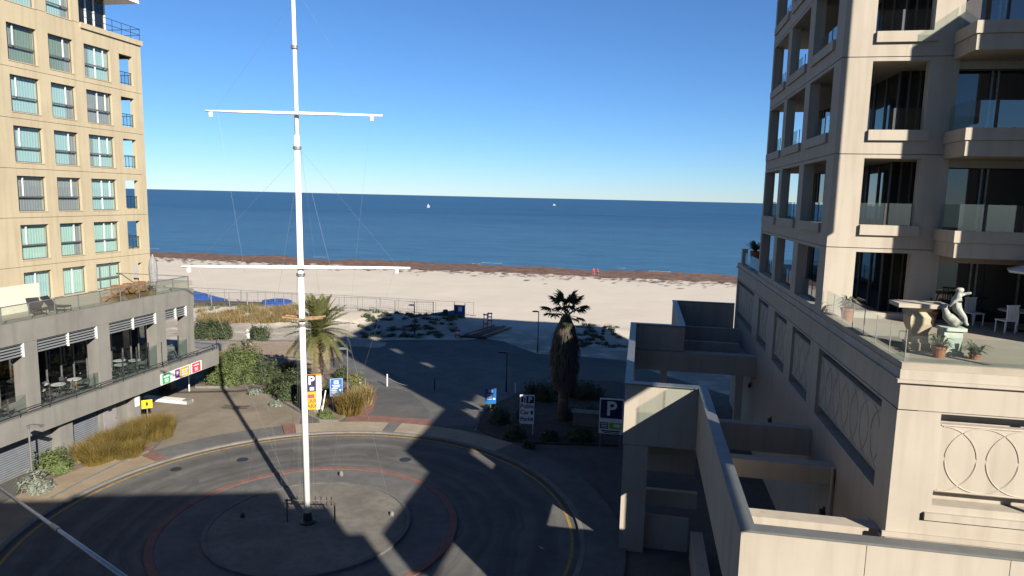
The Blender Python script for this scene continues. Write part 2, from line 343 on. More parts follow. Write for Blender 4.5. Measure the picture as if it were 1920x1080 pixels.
def lettering(body, size, m, parent, center, right, up, bold=0.0, name='lettering'):   # flat print lying in a sign's face
    me = textmesh(body, size, bold); me.materials.clear(); me.materials.append(m)
    root = parent
    while root.parent: root = root.parent
    o = bpy.data.objects.new(name, me); COL.objects.link(o); o.parent = parent
    right = Vector(right).normalized(); up = Vector(up).normalized(); nrm = right.cross(up)
    off = OFS.get(root.name) or Vector((0, 0, 0))
    o.matrix_local = Matrix.Translation(Vector(center) - off) @ Matrix((right, up, nrm)).transposed().to_4x4()
    return o

# ================================================================ the ground, roads and paths
def gmesh(x0, x1, y0, y1, nx, ny, hf, tot=0.0):
    mb = MB(); vs = []; fs = []
    for j in range(ny + 1):
        y = y0 + (y1 - y0) * j / ny
        for i in range(nx + 1):
            x = x0 + (x1 - x0) * i / nx; vs.append((x, y, hf(x, y)))
    for j in range(ny):
        for i in range(nx): a = j * (nx + 1) + i; fs.append((a, a + 1, a + nx + 2, a + nx + 1))
    return mb.raw(vs, fs)
RC = Vector((-13.8, 26.45, 0))                      # centre of the turning circle, where the mast stands
def dune(x, y):
    h = 0
    for px, py, rx, ry, a in DUNES:
        d = ((x - px) / rx) ** 2 + ((y - py) / ry) ** 2
        if d < 6: h += a * math.exp(-d)
    return h
DUNES = []
for (px, py, rx, ry, a) in ((760, 612, 11, 3.2, 1.2), (700, 600, 5, 3, 0.5), (850, 608, 5, 3, 0.7), (1120, 625, 6, 3.5, 0.8), (470, 588, 13, 3.2, 0.9), (560, 600, 6, 3, .6), (640, 640, 4, 1.6, .35)):
    p = G(px, py); DUNES.append((p.x, p.y, rx, ry, a))
def ghf(x, y):
    b = gz(y) - 0.06
    if y > 58: b += dune(x, y) * min(1, (y - 58) / 4) + 0.05 * noise.noise((x * 0.25, y * 0.25, 0)) * min(1, (y - 58) / 6) + (0.05 * noise.noise((x * 0.9, y * 0.9, 5)) if y < 100 else 0)
    return b
sand = two_scale(mat('beach_sand', (0.59, 0.525, 0.44), (0.545, 0.485, 0.405), scale=0.12, rough=1, bump=0.22, bscale=3.5, spec=0.1, detail=9), (0.5, 0.44, 0.37), 0.6, 0.3, 0.5, 0.72, (0.35, 1, 1))
ys = [-60, 20, 44] + [44 + 1.0 * k for k in range(1, 66)] + [110 + 3 * k for k in range(1, 22)] + [200, 400]
xs = [-600, -300, -180] + [-150 + 2.0 * k for k in range(0, 41)] + [-70 + 1.0 * k for k in range(1, 91)] + [20 + 3 * k for k in range(1, 20)] + [120, 250, 600]
mb = MB(); vs = [(x, y, ghf(x, y)) for y in ys for x in xs]; nx = len(xs)
mb.raw(vs, [(j * nx + i, j * nx + i + 1, (j + 1) * nx + i + 1, (j + 1) * nx + i) for j in range(len(ys) - 1) for i in range(nx - 1)])
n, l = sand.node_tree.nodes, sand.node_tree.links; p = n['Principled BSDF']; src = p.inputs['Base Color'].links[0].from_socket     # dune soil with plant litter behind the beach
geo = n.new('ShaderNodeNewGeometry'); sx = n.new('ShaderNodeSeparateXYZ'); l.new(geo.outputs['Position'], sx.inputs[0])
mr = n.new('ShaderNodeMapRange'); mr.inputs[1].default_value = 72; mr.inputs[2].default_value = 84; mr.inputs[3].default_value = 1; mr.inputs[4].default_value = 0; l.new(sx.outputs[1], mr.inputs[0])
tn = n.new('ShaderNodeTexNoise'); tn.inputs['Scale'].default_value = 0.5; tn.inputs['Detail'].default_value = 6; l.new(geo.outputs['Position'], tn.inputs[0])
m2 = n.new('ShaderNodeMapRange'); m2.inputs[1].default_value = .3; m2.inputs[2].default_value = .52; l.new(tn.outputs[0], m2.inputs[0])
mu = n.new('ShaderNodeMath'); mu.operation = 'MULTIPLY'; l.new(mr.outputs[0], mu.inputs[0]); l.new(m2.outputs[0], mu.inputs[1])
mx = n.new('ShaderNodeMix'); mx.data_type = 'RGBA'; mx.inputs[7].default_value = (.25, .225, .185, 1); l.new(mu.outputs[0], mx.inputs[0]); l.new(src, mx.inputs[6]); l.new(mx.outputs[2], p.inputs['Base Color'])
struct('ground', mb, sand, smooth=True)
road_poly = [(-48, -40), (40, -40), (40, 15), (9, 53)] + pxpoly([(1170, 676), (1090, 668), (1010, 664), (975, 652), (945, 640), (905, 634), (870, 638), (760, 637), (640, 640)]) + [(-28, 55), (-34, 47), (-48, 46)]
drape('road', road_poly, asphalt, 0.0)
drape('beach_road', pxpoly([(800, 800), (806, 775), (770, 735), (690, 715), (640, 690), (640, 645), (760, 640), (870, 640), (940, 650), (960, 700), (950, 745), (920, 770), (893, 798)]), paving, 0.008)
# walkway to the left towards the beach
drape('walkway', pxpoly([(330, 672), (365, 640), (520, 641), (650, 642), (640, 668), (610, 676), (480, 664), (420, 668)]), brownpath, 0.02)
drape('walkway_kerb', pxpoly([(365, 637.5), (650, 638.5), (650, 641.5), (365, 641)]), kerbconc, 0.06, 0.1)
drape('driveway', [(-46, 33)] + pxpoly([(262, 806), (318, 812), (282, 850), (310, 855), (400, 826), (540, 799), (560, 795), (568, 776), (510, 746), (430, 728), (350, 726)]) + [(-46, 45)], driveconc, 0.012)
drape('red_paving', pxpoly([(628, 690), (660, 697), (690, 716), (707, 745), (700, 770), (690, 779), (806, 786), (812, 800), (640, 797), (655, 780), (680, 762), (687, 742), (678, 722), (640, 702)]), redpave, 0.016)
def annulus(name, r0, r1, a0, a1, m, z0, z1, hole=True):
    n = max(2, int(abs(a1 - a0) / 3)); mb = MB(); vs = []; fs = []
    for i in range(n + 1):
        a = R(a0 + (a1 - a0) * i / n); c, s = math.cos(a), math.sin(a)
        for r, z in ((r0, z0), (r1, z0), (r1, z1), (r0, z1)): vs.append((RC.x + c * r, RC.y + s * r, z))
    for i in range(n):
        b = i * 4
        for k in range(4): fs.append((b + k, b + (k + 1) % 4, b + 4 + (k + 1) % 4, b + 4 + k))
    fs += [(0, 3, 2, 1), (n * 4, n * 4 + 1, n * 4 + 2, n * 4 + 3)]
    mb.raw(vs, fs)
    bm = bmesh.new(); me = bpy.data.meshes.new(name); me.from_pydata(mb.v, [], mb.f); bm.from_mesh(me); bmesh.ops.recalc_face_normals(bm, faces=bm.faces[:]); bm.to_mesh(me); bm.free()
    me.materials.append(m); o = bpy.data.objects.new(name, me); COL.objects.link(o); o['kind'] = 'structure'; return o
annulus('yellow_line', 11.50, 11.64, -60, 235, yellowline, -0.02, 0.008)
annulus('kerb', 11.9, 12.12, 100, 235, kerbconc, -0.1, 0.10)
annulus('kerb', 11.9, 12.12, -60, 100, kerbconc, -0.1, 0.098)
annulus('footpath', 12.13, 14.6, 158, 235, tanpath, -0.1, 0.10)
annulus('red_paving', 12.13, 14.4, 155, 157.9, redpave, -0.1, 0.104)
annulus('driveway_crossing', 12.13, 13.9, 124.1, 154.9, paving, -0.1, 0.06)
annulus('red_paving', 12.13, 14.0, 121, 124, redpave, -0.1, 0.104)
annulus('footpath', 12.13, 13.8, 96.6, 120.9, creampath, -0.1, 0.10)
annulus('footpath_crossing', 12.13, 13.8, 93.1, 96.5, paving, -0.1, 0.095)
annulus('footpath', 12.13, 13.8, 60, 93, creampath, -0.1, 0.10)
annulus('footpath', 12.13, 13.8, -60, 59.9, paving, -0.1, 0.10)
annulus('ring_apron', 4.4, 6.15, 0, 360, paving, -0.1, 0.06)
annulus('red_paving', 6.16, 6.5, 0, 360, redpave, -0.1, 0.075)
annulus('island_kerb', 4.2, 4.4, 0, 360, mat('dull_kerb_concrete', (0.15, 0.14, 0.125), (0.1, 0.095, 0.085), scale=1.5, rough=.9), -0.1, 0.16)
mb = MB(); mb.prism([(RC.x + 4.19 * math.cos(R(a)), RC.y + 4.19 * math.sin(R(a))) for a in range(0, 360, 5)], -0.1, 0.14)
struct('island', mb, island_pave)
drape('garden_bed', pxpoly([(366, 727), (360, 690), (400, 664), (480, 668), (560, 678), (630, 693), (672, 712), (684, 740), (678, 762), (652, 779), (636, 790), (600, 790), (566, 773), (510, 744), (430, 727)]), soil, 0.12, 0.3)
drape('garden_bed', pxpoly([(20, 942), (140, 850), (255, 790), (300, 796), (320, 812), (278, 848), (190, 888), (95, 938)]), soil, 0.09, 0.3)
drape('garden_bed', pxpoly([(893, 797), (915, 765), (960, 745), (1000, 722), (1080, 715), (1165, 718), (1162, 838), (1000, 833), (940, 826), (905, 812)]), shadesoil, 0.12, 0.3)
# tar patches and iron covers in the road
patchm = mat('tar_patch', (0.085, 0.083, 0.08), (0.065, 0.064, 0.062), scale=1.5, rough=.9)
for pts in ([(505, 846), (548, 842), (552, 852), (507, 857)], [(690, 848), (745, 850), (742, 858), (688, 856)], [(350, 905), (372, 900), (376, 908), (352, 914)], [(720, 690), (756, 712), (748, 716), (712, 694)]):
    drape('road_patch', pxpoly(pts), patchm, 0.012)
for px, py, r in ((760, 862, .32), (455, 862, .3), (640, 700, .3), (330, 880, .28)):
    c = G(px, py); mb = MB(); mb.lathe([(r, 0), (r, .018), (r * .9, .022)], (c.x, c.y, gz(c.y) + .002), 18)
    single('manhole_cover', mb, darkmetal, {760: 'round iron cover in the sunlit road near the shadow tip', 455: 'round iron cover in the road left of the mast shadow', 640: 'round iron cover in the grey beach road paving', 330: 'round iron cover at the left edge of the sunlit road'}[px], 'manhole cover', (c.x, c.y, gz(c.y)), 'iron covers in the road')
# kerbstones round the left bed
def kerbline(pts, name='bed_kerb', w=0.16, h=0.2):
    P = [G(*p) for p in pts]; mb = MB()
    for a, b in zip(P, P[1:]):
        d = (b - a); L = d.length; d.normalize(); s = Vector((-d.y, d.x, 0))
        mb.obox((a + b) / 2 + Vector((0, 0, h / 2 - .02)), d, s, Vector((0, 0, 1)), L / 2 - 0.01, w / 2, h / 2)
    o = struct(name, mb, kerbconc)
kerbline([(366, 728), (430, 728), (470, 737), (510, 746), (540, 760), (567, 776), (600, 791), (636, 792)])
kerbline([(95, 940), (150, 910), (190, 890), (235, 868), (278, 850)])
# seaweed bank along the water
weed = two_scale(mat('beach_wrack_seaweed', (0.15, 0.08, 0.055), (0.06, 0.033, 0.025), scale=0.5, rough=1, bump=0.9, bscale=4), (0.22, 0.13, 0.09), 1.2, 0.5)
def weedh(x, y):
    t = (y - 146) / 18.0
    edge = 0.02 + 0.12 * noise.noise((x * 0.05, 3.3, 0)) + 0.07 * noise.noise((x * 0.3, 8, 0))
    top = 0.95 + 0.06 * noise.noise((x * 0.08, 9, 1))
    v = min(t - edge, top - t) * 4
    lump = max(0.0, noise.noise((x * 0.07, y * 0.12, 2)) + 0.3 + 0.5 * (t - .4))
    return gz(y) - 0.1 + min(max(v + 0.5 * noise.noise((x * 0.35, y * 0.5, 1)), -0.2), 1) * (0.28 + 1.1 * lump * max(0, min(1, t))) + 0.1 * noise.noise((x * 0.8, y * 0.8, 4))
struct('seaweed_bank', gmesh(-260, 120, 145, 167, 500, 30, weedh), weed, 'stuff', smooth=True)
# scattered wrack on the sand in front of the bank
mb = MB(); rs = random.Random(3)
for k in range(900):
    x = rs.uniform(-150, 60); y = 147 - abs(rs.gauss(0, 5)); s = rs.uniform(0.15, 0.7); z = gz(y) + 0.03
    n = 5; a0 = rs.random() * 6; mb.face([(x + s * 1.6 * rs.uniform(.5, 1) * math.cos(a0 + k2 * 2 * math.pi / n), y + s * rs.uniform(.5, 1) * math.sin(a0 + k2 * 2 * math.pi / n), z + .05 + rs.uniform(0, .05)) for k2 in range(n)])
struct('scattered_seaweed', mb, weed, 'stuff')
# ---- the sea
sm = bpy.data.materials.new('sea_water'); sm.use_nodes = True
n, l = sm.node_tree.nodes, sm.node_tree.links; p = n['Principled BSDF']
p.inputs['Roughness'].default_value = 0.35; p.inputs['IOR'].default_value = 1.33; p.inputs['Specular IOR Level'].default_value = 0.04
geo = n.new('ShaderNodeNewGeometry'); mp = n.new('ShaderNodeMapping'); mp.inputs['Scale'].default_value = (0.35, 1, 1); l.new(geo.outputs['Position'], mp.inputs[0])
t1 = n.new('ShaderNodeTexNoise'); t1.inputs['Scale'].default_value = 0.22; t1.inputs['Detail'].default_value = 8; t1.inputs['Roughness'].default_value = 0.65; l.new(mp.outputs[0], t1.inputs[0])
t3 = n.new('ShaderNodeTexNoise'); t3.inputs['Scale'].default_value = 0.012; t3.inputs['Detail'].default_value = 6; l.new(mp.outputs[0], t3.inputs[0])
rp = n.new('ShaderNodeValToRGB'); rp.color_ramp.elements[0].position = .35; rp.color_ramp.elements[1].position = .68
rp.color_ramp.elements[0].color = (0.0075, 0.037, 0.093, 1); rp.color_ramp.elements[1].color = (0.02, 0.07, 0.142, 1)
ad = n.new('ShaderNodeMath'); ad.operation = 'MULTIPLY_ADD'; ad.inputs[1].default_value = 0.5; l.new(t1.outputs[0], ad.inputs[0])
hm = n.new('ShaderNodeMath'); hm.operation = 'MULTIPLY'; hm.inputs[1].default_value = 0.5; l.new(t3.outputs[0], hm.inputs[0]); l.new(hm.outputs[0], ad.inputs[2])
l.new(ad.outputs[0], rp.inputs[0])
sx = n.new('ShaderNodeSeparateXYZ'); l.new(geo.outputs['Position'], sx.inputs[0])                         # paler water over the shallows
mr = n.new('ShaderNodeMapRange'); mr.inputs[1].default_value = 160; mr.inputs[2].default_value = 620; mr.inputs[3].default_value = .85; mr.inputs[4].default_value = 0; l.new(sx.outputs[1], mr.inputs[0])
mu = n.new('ShaderNodeMath'); mu.operation = 'MULTIPLY'; l.new(mr.outputs[0], mu.inputs[0]); l.new(t1.outputs[0], mu.inputs[1])
mx = n.new('ShaderNodeMix'); mx.data_type = 'RGBA'; mx.inputs[7].default_value = (.062, .15, .235, 1); l.new(mu.outputs[0], mx.inputs[0]); l.new(rp.outputs[0], mx.inputs[6]); l.new(mx.outputs[2], p.inputs['Base Color'])
bp = n.new('ShaderNodeBump'); bp.inputs['Strength'].default_value = 0.55; bp.inputs['Distance'].default_value = 0.6; l.new(t1.outputs[0], bp.inputs['Height']); l.new(bp.outputs[0], p.inputs['Normal'])
mb = MB(); mb.face([(-45000, 140, -2.05), (45000, 140, -2.05), (45000, 70000, -2.05), (-45000, 70000, -2.05)])
struct('sea', mb, sm)
# small breaking wavelets at the water's edge
mb = MB(); rs = random.Random(5); foam = mat('sea_foam', (0.36, 0.42, 0.46), (0.22, 0.29, 0.34), scale=1.5, rough=0.9)
for k in range(9):
    x = rs.uniform(-220, 70); y = rs.uniform(163.5, 169); L = rs.uniform(2, 6); w = rs.uniform(.04, .12)
    pts = [(x + L * i / 6, y + .4 * math.sin(i * 1.3 + k), 0) for i in range(7)]
    for a, b in zip(pts, pts[1:]):
        wa = w * math.sin(math.pi * max(.05, (a[0] - x) / L)); wb = w * math.sin(math.pi * min(.95, (b[0] - x) / L))
        mb.face([(a[0], a[1] - wa, -1.97), (b[0], b[1] - wb, -1.97), (b[0], b[1] + wb, -1.93), (a[0], a[1] + wa, -1.93)])
struct('shore_foam', mb, foam, 'stuff')

# ================================================================ left building: cream apartment tower
XT = -35.5
tw = thing('apartment_tower', 'cream apartment tower with rows of square curtained windows above the grey podium', 'building', (XT, 40, 7.8))
PI_ = 2.845; WT = [26.57 - PI_ * k for k in range(0, 6)]        # window heads, top row first
WC = [(33.8, 35.75), (36.56, 38.39), (39.25, 41.45)]; LG = (42.25, 43.5); YE = 44.35
# one wall panel per storey, a joint between
zbreaks = [24.9] + [WT[k] + 0.42 for k in range(2, 6)] + [9.9, 7.8]
curtain_cols = [[aqua, aqua, None], [greencurt, greencurt, aqua], [aqua, aqua, greycurt], [aqua, aqua, aqua], [greycurt, greycurt, aqua], [mintcurt, mintcurt, mintcurt], [aqua, mintcurt, mintcurt]]
def tower_wall(z0, z1, holes, y1=YE, y0=22.0):
    mb = MB(); wallgrid(mb, 'x', XT, XT - 0.32, y0, y1, z0 + 0.012, z1 - 0.012, holes); part('wall_panel', mb, cream, tw)
def tower_window(y0, y1, z0, z1, cmat, style, rs):
    w = MB(); t = 0.05; xf = XT - 0.17
    w.box(xf - .05, xf, y0, y0 + t, z0, z1); w.box(xf - .05, xf, y1 - t, y1, z0, z1); w.box(xf - .05, xf, y0 + t, y1 - t, z1 - t, z1); w.box(xf - .05, xf, y0 + t, y1 - t, z0, z0 + t)
    fr = part('window', w, framemat, tw)
    r = MB(); zr = z0 + (z1 - z0) * .42
    if style != 'door': r.box(xf - .04, xf + .03, y0 + t, y1 - t, zr - .05, zr + .03); part('transom', r, framemat, fr)
    wf = MB()
    fr_list = {'L': (0.27,), 'R': (0.68,), 'three': (0.07, 0.48, 0.8), 'door': (0.48,), 'door3': (0.22, 0.62)}[style]
    for k, q in enumerate(fr_list):
        yy = y0 + (y1 - y0) * q; lo = z0 + t if (style in ('door', 'door3') or (style == 'three' and k == 1)) else zr + .03
        wf.box(xf - .045, xf + .005, yy - .035, yy + .035, lo, z1 - t)
    part('mullion', wf, whiteframe if style not in ('door3',) else framemat, fr)
    g = MB(); g.face([(xf - .03, y0 + t, z0 + t), (xf - .03, y1 - t, z0 + t), (xf - .03, y1 - t, z1 - t), (xf - .03, y0 + t, z1 - t)]); part('pane', g, winglass, fr)
    # pleated curtains behind the glass
    c = MB(); n = 30; a, b = y0, y1; split = rs.choice([0, 0, .25]) if style == 'L' else (rs.choice([.3, .3, 0]) if style == 'three' else 0)
    xs_ = xf - 0.16
    for k in range(n):
        ya, yb = a + (b - a) * k / n, a + (b - a) * (k + 1) / n
        dx = lambda q: 0.007 * math.sin(q * 34 + y0 * 7 + z0)
        c.face([(xs_ + dx(ya), ya, z0), (xs_ + dx(yb), yb, z0), (xs_ + dx(yb), yb, z1), (xs_ + dx(ya), ya, z1)], 1 if ((k + .5) / n < split) else (1 if style == 'R' and k / n > .72 else 0))
    part('curtain', c, [cmat, greycurt], fr)
    s = MB(); s.box(XT - .2, XT + .03, y0 - .02, y1 + .02, z0 - .05, z0); part('sill', s, cream, fr)
rs = random.Random(11)
for k in range(7):
    if k == 0: z1 = 31.0; z0 = zbreaks[0]
    else: z1 = zbreaks[k - 1]; z0 = zbreaks[k]
    if k == 0:
        holes = [(*WC[0], z0 + .012, WT[0]), (*WC[1], z0 + .012, WT[0])]
        tower_wall(z0, z1, holes, y1=39.0)
    elif k < 6:
        zb = WT[k] - 2.06
        tower_wall(z0, z1, [(*c, zb if k < 6 else z0, WT[k]) for c in WC] + [(*LG, zb + .05, WT[k] - .02)])
    else:
        tower_wall(z0, z1, [(*c, 7.82, 9.55) for c in WC] + [(42.6, 43.5, 7.82, 9.3)])
    for ci, c in enumerate(WC):
        if k == 0 and ci == 2: continue
        zt = WT[k] if k < 6 else 9.55; zb = zt - 2.06 if k < 6 else 7.82
        if k == 0: zb = z0 + .012
        st = ('L', 'R', 'three')[ci] if k < 6 else ('door', 'door', 'door3')[ci]
        tower_window(*c, zb + .001, zt - .001, curtain_cols[k][ci], st, rs)
# fix the top-row strip of wall below its windows
# body of the tower, loggias at the corner
mb = MB(); mb.box(-56, XT - .75, 22, 39.0, 7.8, 30.5); part('tower_core', mb, cream, tw)
mb = MB(); mb.box(-56, XT - .75, 39.001, 42.0, 7.8, 24.6); part('tower_core', mb, cream, tw)
mb = MB(); mb.box(-56, -38.2, 42.0, YE - .33, 7.8, 24.6); part('tower_core', mb, cream, tw)
mb = MB(); wallgrid(mb, 'y', YE - .32, YE, -56, XT - .325, 7.8, 24.88, [(-37.9, -36.1, WT[k] - 2.0, WT[k]) for k in range(1, 6)] + [(-37.9, -36.1, 7.9, 9.3)]); part('seaward_wall', mb, cream, tw)
for k in range(1, 6):
    zf = WT[k] - 2.55
    mb = MB(); mb.box(-38.2, XT - .33, 42.0, YE - .33, zf, zf + .3); part('loggia_floor', mb, cream, tw)
    rl = MB(); zt = WT[k] - 1.15
    rl.tube((XT - .15, LG[0], zt), (XT - .15, LG[1], zt), .025, n=6); rl.tube((XT - .15, LG[0], zt - .75), (XT - .15, LG[1], zt - .75), .02, n=6)
    for q in (.05, .5, .95): rl.tube((XT - .15, LG[0] + 1.25 * q, zt - .85), (XT - .15, LG[0] + 1.25 * q, zt), .018, n=5)
    rl.tube((-37.9, YE - .16, zt), (-36.1, YE - .16, zt), .025, n=6)
    for q in (.2, .5, .8): rl.tube((-37.9 + 1.8 * q, YE - .16, zt - .85), (-37.9 + 1.8 * q, YE - .16, zt), .018, n=5)
    part('railing', rl, darkmetal, tw)
    g = MB(); g.face([(XT - .13, LG[0], zt - .8), (XT - .13, LG[1], zt - .8), (XT - .13, LG[1], zt), (XT - .13, LG[0], zt)]); part('railing_glass', g, clear, tw)
# penthouse terrace, recessed glazing, oversailing roof
mb = MB(); mb.box(XT - .75, XT + .12, 39.02, YE + .12, 24.62, 24.95); mb.box(-56, XT - .76, 39.02, YE + .12, 24.63, 24.93); part('cornice', mb, cream, tw)
mb = MB(); mb.box(-56, XT - 1.0, 39.002, 42.3, 24.95, 27.3); part('penthouse_glazing', mb, darkglass, tw)
for q in (39.9, 40.6, 41.3, 42.25):
    mb = MB(); mb.box(XT - 1.02, XT - .93, q - .05, q + .05, 24.95, 27.3); part('penthouse_mullion', mb, whiteframe, tw)
mb = MB(); mb.prism([(-56, 38.2), (XT + .55, 38.2), (XT + .55, YE - .6), (-56, YE - .6)], 27.3, 27.5); part('roof_soffit', mb, whitepaint, tw)
mb = MB(); mb.prism([(-56, 37.6), (XT + .9, 37.6), (XT + .9, YE - .1), (-56, YE - .1)], 27.75, 27.95); mb.prism([(-56, 38.2), (XT + .3, 38.2), (XT + .3, YE - .8), (-56, YE - .8)], 27.5, 27.75); part('roof', mb, mat('grey_roof_sheet', (0.2, 0.205, 0.21), rough=.5, metallic=.3), tw)
rl = MB()
for zt in (25.35, 25.75): rl.tube((XT + .02, 39.2, zt), (XT + .02, YE, zt), .02, n=5); rl.tube((XT + .02, YE, zt), (-40, YE, zt), .02, n=5)
for q in range(7): rl.tube((XT + .02, 39.2 + q * .85, 24.95), (XT + .02, 39.2 + q * .85, 25.75), .018, n=5)
part('terrace_railing', rl, darkmetal, tw)

# ================================================================ left building: grey concrete podium
XP = -30.0
pd = thing('podium_building', 'grey concrete podium with a glazed cafe over garage doors and a car park entry', 'building', (XP, 36, 0))
ZT = 7.9
mb = MB(); mb.box(XP - .45, XP, 15, 41.55, 6.85, ZT); part('parapet_band', mb, concrete, pd)
mb = MB(); mb.box(-56, XP - .46, 15, 41.5, 7.45, 7.78); mb.box(-56, XP - 3.3, 41.5, 46, 7.45, 7.78); part('terrace_floor', mb, terrafloor, pd)
mb = MB(); mb.box(-56, XP - .46, 41.1, 41.55, 6.85, ZT); part('parapet_band', mb, concrete, pd)
COLS = [(15.2, 16.0), (20.8, 21.7), (26.2, 27.0), (29.75, 30.9), (34.35, 35.3), (38.55, 39.45), (41.0, 41.9)]
COLS = [(18.8, 19.6), (23.6, 24.33), (28.31, 29.05), (33.0, 33.88), (37.79, 38.64), (40.76, 41.45)]
for a, b in COLS:
    mb = MB(); mb.box(XP - .75, XP - .01, a, b, 3.26, 6.84); part('column', mb, concrete, pd)
# balcony slab of the cafe
mb = MB(); mb.box(XP - .5, XP + .35, 15, 43.6, 2.15, 3.25); part('balcony_beam', mb, concrete, pd)
mb = MB(); mb.box(-48, XP - .51, 15, 46, 2.7, 3.1); part('cafe_floor', mb, mat('cafe_floor_tile', (0.22, 0.21, 0.2), rough=.6), pd)
mb = MB(); mb.box(XP - 6.3, XP - .51, 43.2, 43.6, 2.15, 3.25); part('balcony_beam', mb, concrete, pd)
# recessed glazing of the cafe, louvred blinds over each bay
mb = MB(); mb.box(-48, -33.6, 15, 40.6, 3.1, 7.44); part('cafe_interior_wall', mb, darkroom, pd)
for a, b in ((19.6, 23.6), (24.33, 28.31), (29.05, 33.0), (33.88, 37.79), (37.8, 40.6)):
    for q in range(5):
        yy = a + (b - a) * q / 4
        mb = MB(); mb.box(-32.62, -32.52, yy - .03, yy + .03, 3.1, 6.8); part('glazing_mullion', mb, galv, pd)
mb = MB(); mb.face([(-32.57, 15, 3.1), (-32.57, 40.6, 3.1), (-32.57, 40.6, 6.85), (-32.57, 15, 6.85)]); part('cafe_glazing', mb, glass('smoked_cafe_glass', (0.3, 0.32, 0.33), 0.05), pd)
for (a, b) in ((19.62, 23.58), (24.35, 28.29), (29.07, 32.98), (33.9, 37.77), (38.66, 40.74)):
    nb = 2 if b - a > 2 else 1
    for k in range(nb):
        ya, yb = a + (b - a) * k / nb + .03, a + (b - a) * (k + 1) / nb - .03
        lv = MB(); lv.box(XP - .3, XP - .27, ya, yb, 6.12, 6.84); hd = part('louvre_blind', lv, louvremat, pd)
        for j in range(5):
            z = 6.14 + j * .145
            sl = MB(); sl.raw([(XP - .26, ya, z), (XP - .26, yb, z), (XP - .06, yb, z + .06), (XP - .06, ya, z + .06), (XP - .26, ya, z + .13), (XP - .26, yb, z + .13)], [(0, 1, 2, 3), (3, 2, 5, 4), (0, 4, 5, 1), (0, 3, 4), (1, 5, 2)]); part('slat', sl, louvremat, hd)
        e = MB(); e.box(XP - .28, XP - .02, yb, yb + .05, 6.12, 6.86); part('blind_bracket', e, whiteframe, hd)
# garage level
mb = MB(); mb.box(XP - .9, XP - .5, 15, 36.1, -0.3, 0.02); part('plinth', mb, concrete, pd)
for a, b in ((20.5, 21.3), (25.2, 26.0), (30.1, 30.95), (35.5, 36.1)):
    mb = MB(); mb.box(XP - .8, XP - .05, a, b, 0, 2.14); part('column', mb, concrete, pd)
for a, b in ((15, 20.5), (21.3, 25.2), (26.0, 30.1), (30.95, 33.3)):
    mb = MB(); n = 18; vs = []; fs = []
    for j in range(n * 2 + 1): 
        z = .02 + 2.12 * j / (n * 2); x = XP - .6 + (.03 if j % 2 else 0); vs += [(x, a, z), (x, b, z)]
    mb.raw(vs, [(2 * j, 2 * j + 1, 2 * j + 3, 2 * j + 2) for j in range(n * 2)]); part('roller_shutter', mb, shuttermat, pd)
mb = MB(); mb.box(XP - .7, XP - .5, 33.3, 35.5, 0, 2.14); part('service_wall', mb, concrete, pd)
mb = MB(); mb.box(XP - .5, XP - .44, 33.6, 34.55, 0, 1.95); dd = part('door', mb, greydoor, pd)
mb = MB(); mb.box(XP - .44, XP - .41, 33.95, 34.2, 1.5, 1.6); part('door_plate', mb, darkmetal, dd)
mb = MB(); mb.tube((XP - .4, 34.42, .92), (XP - .4, 34.48, 1.0), .02); part('handle', mb, steel, dd)
mb = MB(); mb.box(XP - .05, XP - .03, 35.62, 36.0, 1.3, 2.0); part('notice_board', mb, signwhite, pd)
mb = MB(); mb.box(-47, XP - .81, 15, 15.3, 0, 7.44); mb.box(-47.3, -47, 15, 46, 0, 7.44); mb.box(-47, XP - .81, 36.2, 36.45, 0, 2.69); part('back_wall', mb, concrete, pd)
for bx in ((-38, -37, 43.3, 44.3), (-34.2, -33.2, 43.0, 43.6)):
    mb = MB(); mb.box(*bx, 0, 2.14); part('pillar', mb, concrete, pd)
# terrace glass balustrade (posts, panes, rail)
rl = MB(); zt = 8.75
rl.tube((XP - .22, 15, zt), (XP - .22, 41.32, zt), .03, n=6); rl.tube((XP - .22, 41.32, zt), (-36, 41.32, zt), .03, n=6); part('terrace_handrail', rl, galv, pd)
ypost = [41.32 - 1.55 * k for k in range(17)]
for y in ypost:
    mb = MB(); mb.box(XP - .25, XP - .2, y - .02, y + .02, ZT, zt); part('baluster_post', mb, galv, pd)
for a, b in zip(ypost, ypost[1:]):
    g = MB(); g.face([(XP - .22, b + .03, ZT + .03), (XP - .22, a - .03, ZT + .03), (XP - .22, a - .03, zt - .04), (XP - .22, b + .03, zt - .04)]); part('balustrade_glass', g, clear, pd)
# handrail on the outer edge of the balcony beam
rl = MB()
for zt in (3.4, 3.62): rl.tube((XP + .28, 15, zt), (XP + .28, 43.5, zt), .025, n=6)
for k in range(17): rl.tube((XP + .28, 15.5 + k * 1.72, 3.24), (XP + .28, 15.5 + k * 1.72, 3.62), .02, n=5)
part('balcony_rail', rl, darkmetal, pd)
rl = MB(); rl.tube((XP + .28, 43.5, 3.24), (XP + .28, 43.5, 4.35), .03, n=6); rl.tube((XP + .28, 43.5, 3.62), (-35, 43.5, 3.62), .02, n=6); rl.tube((XP + .28, 43.5, 4.2), (-35, 43.5, 4.2), .012, n=6); part('corner_post', rl, darkmetal, pd)
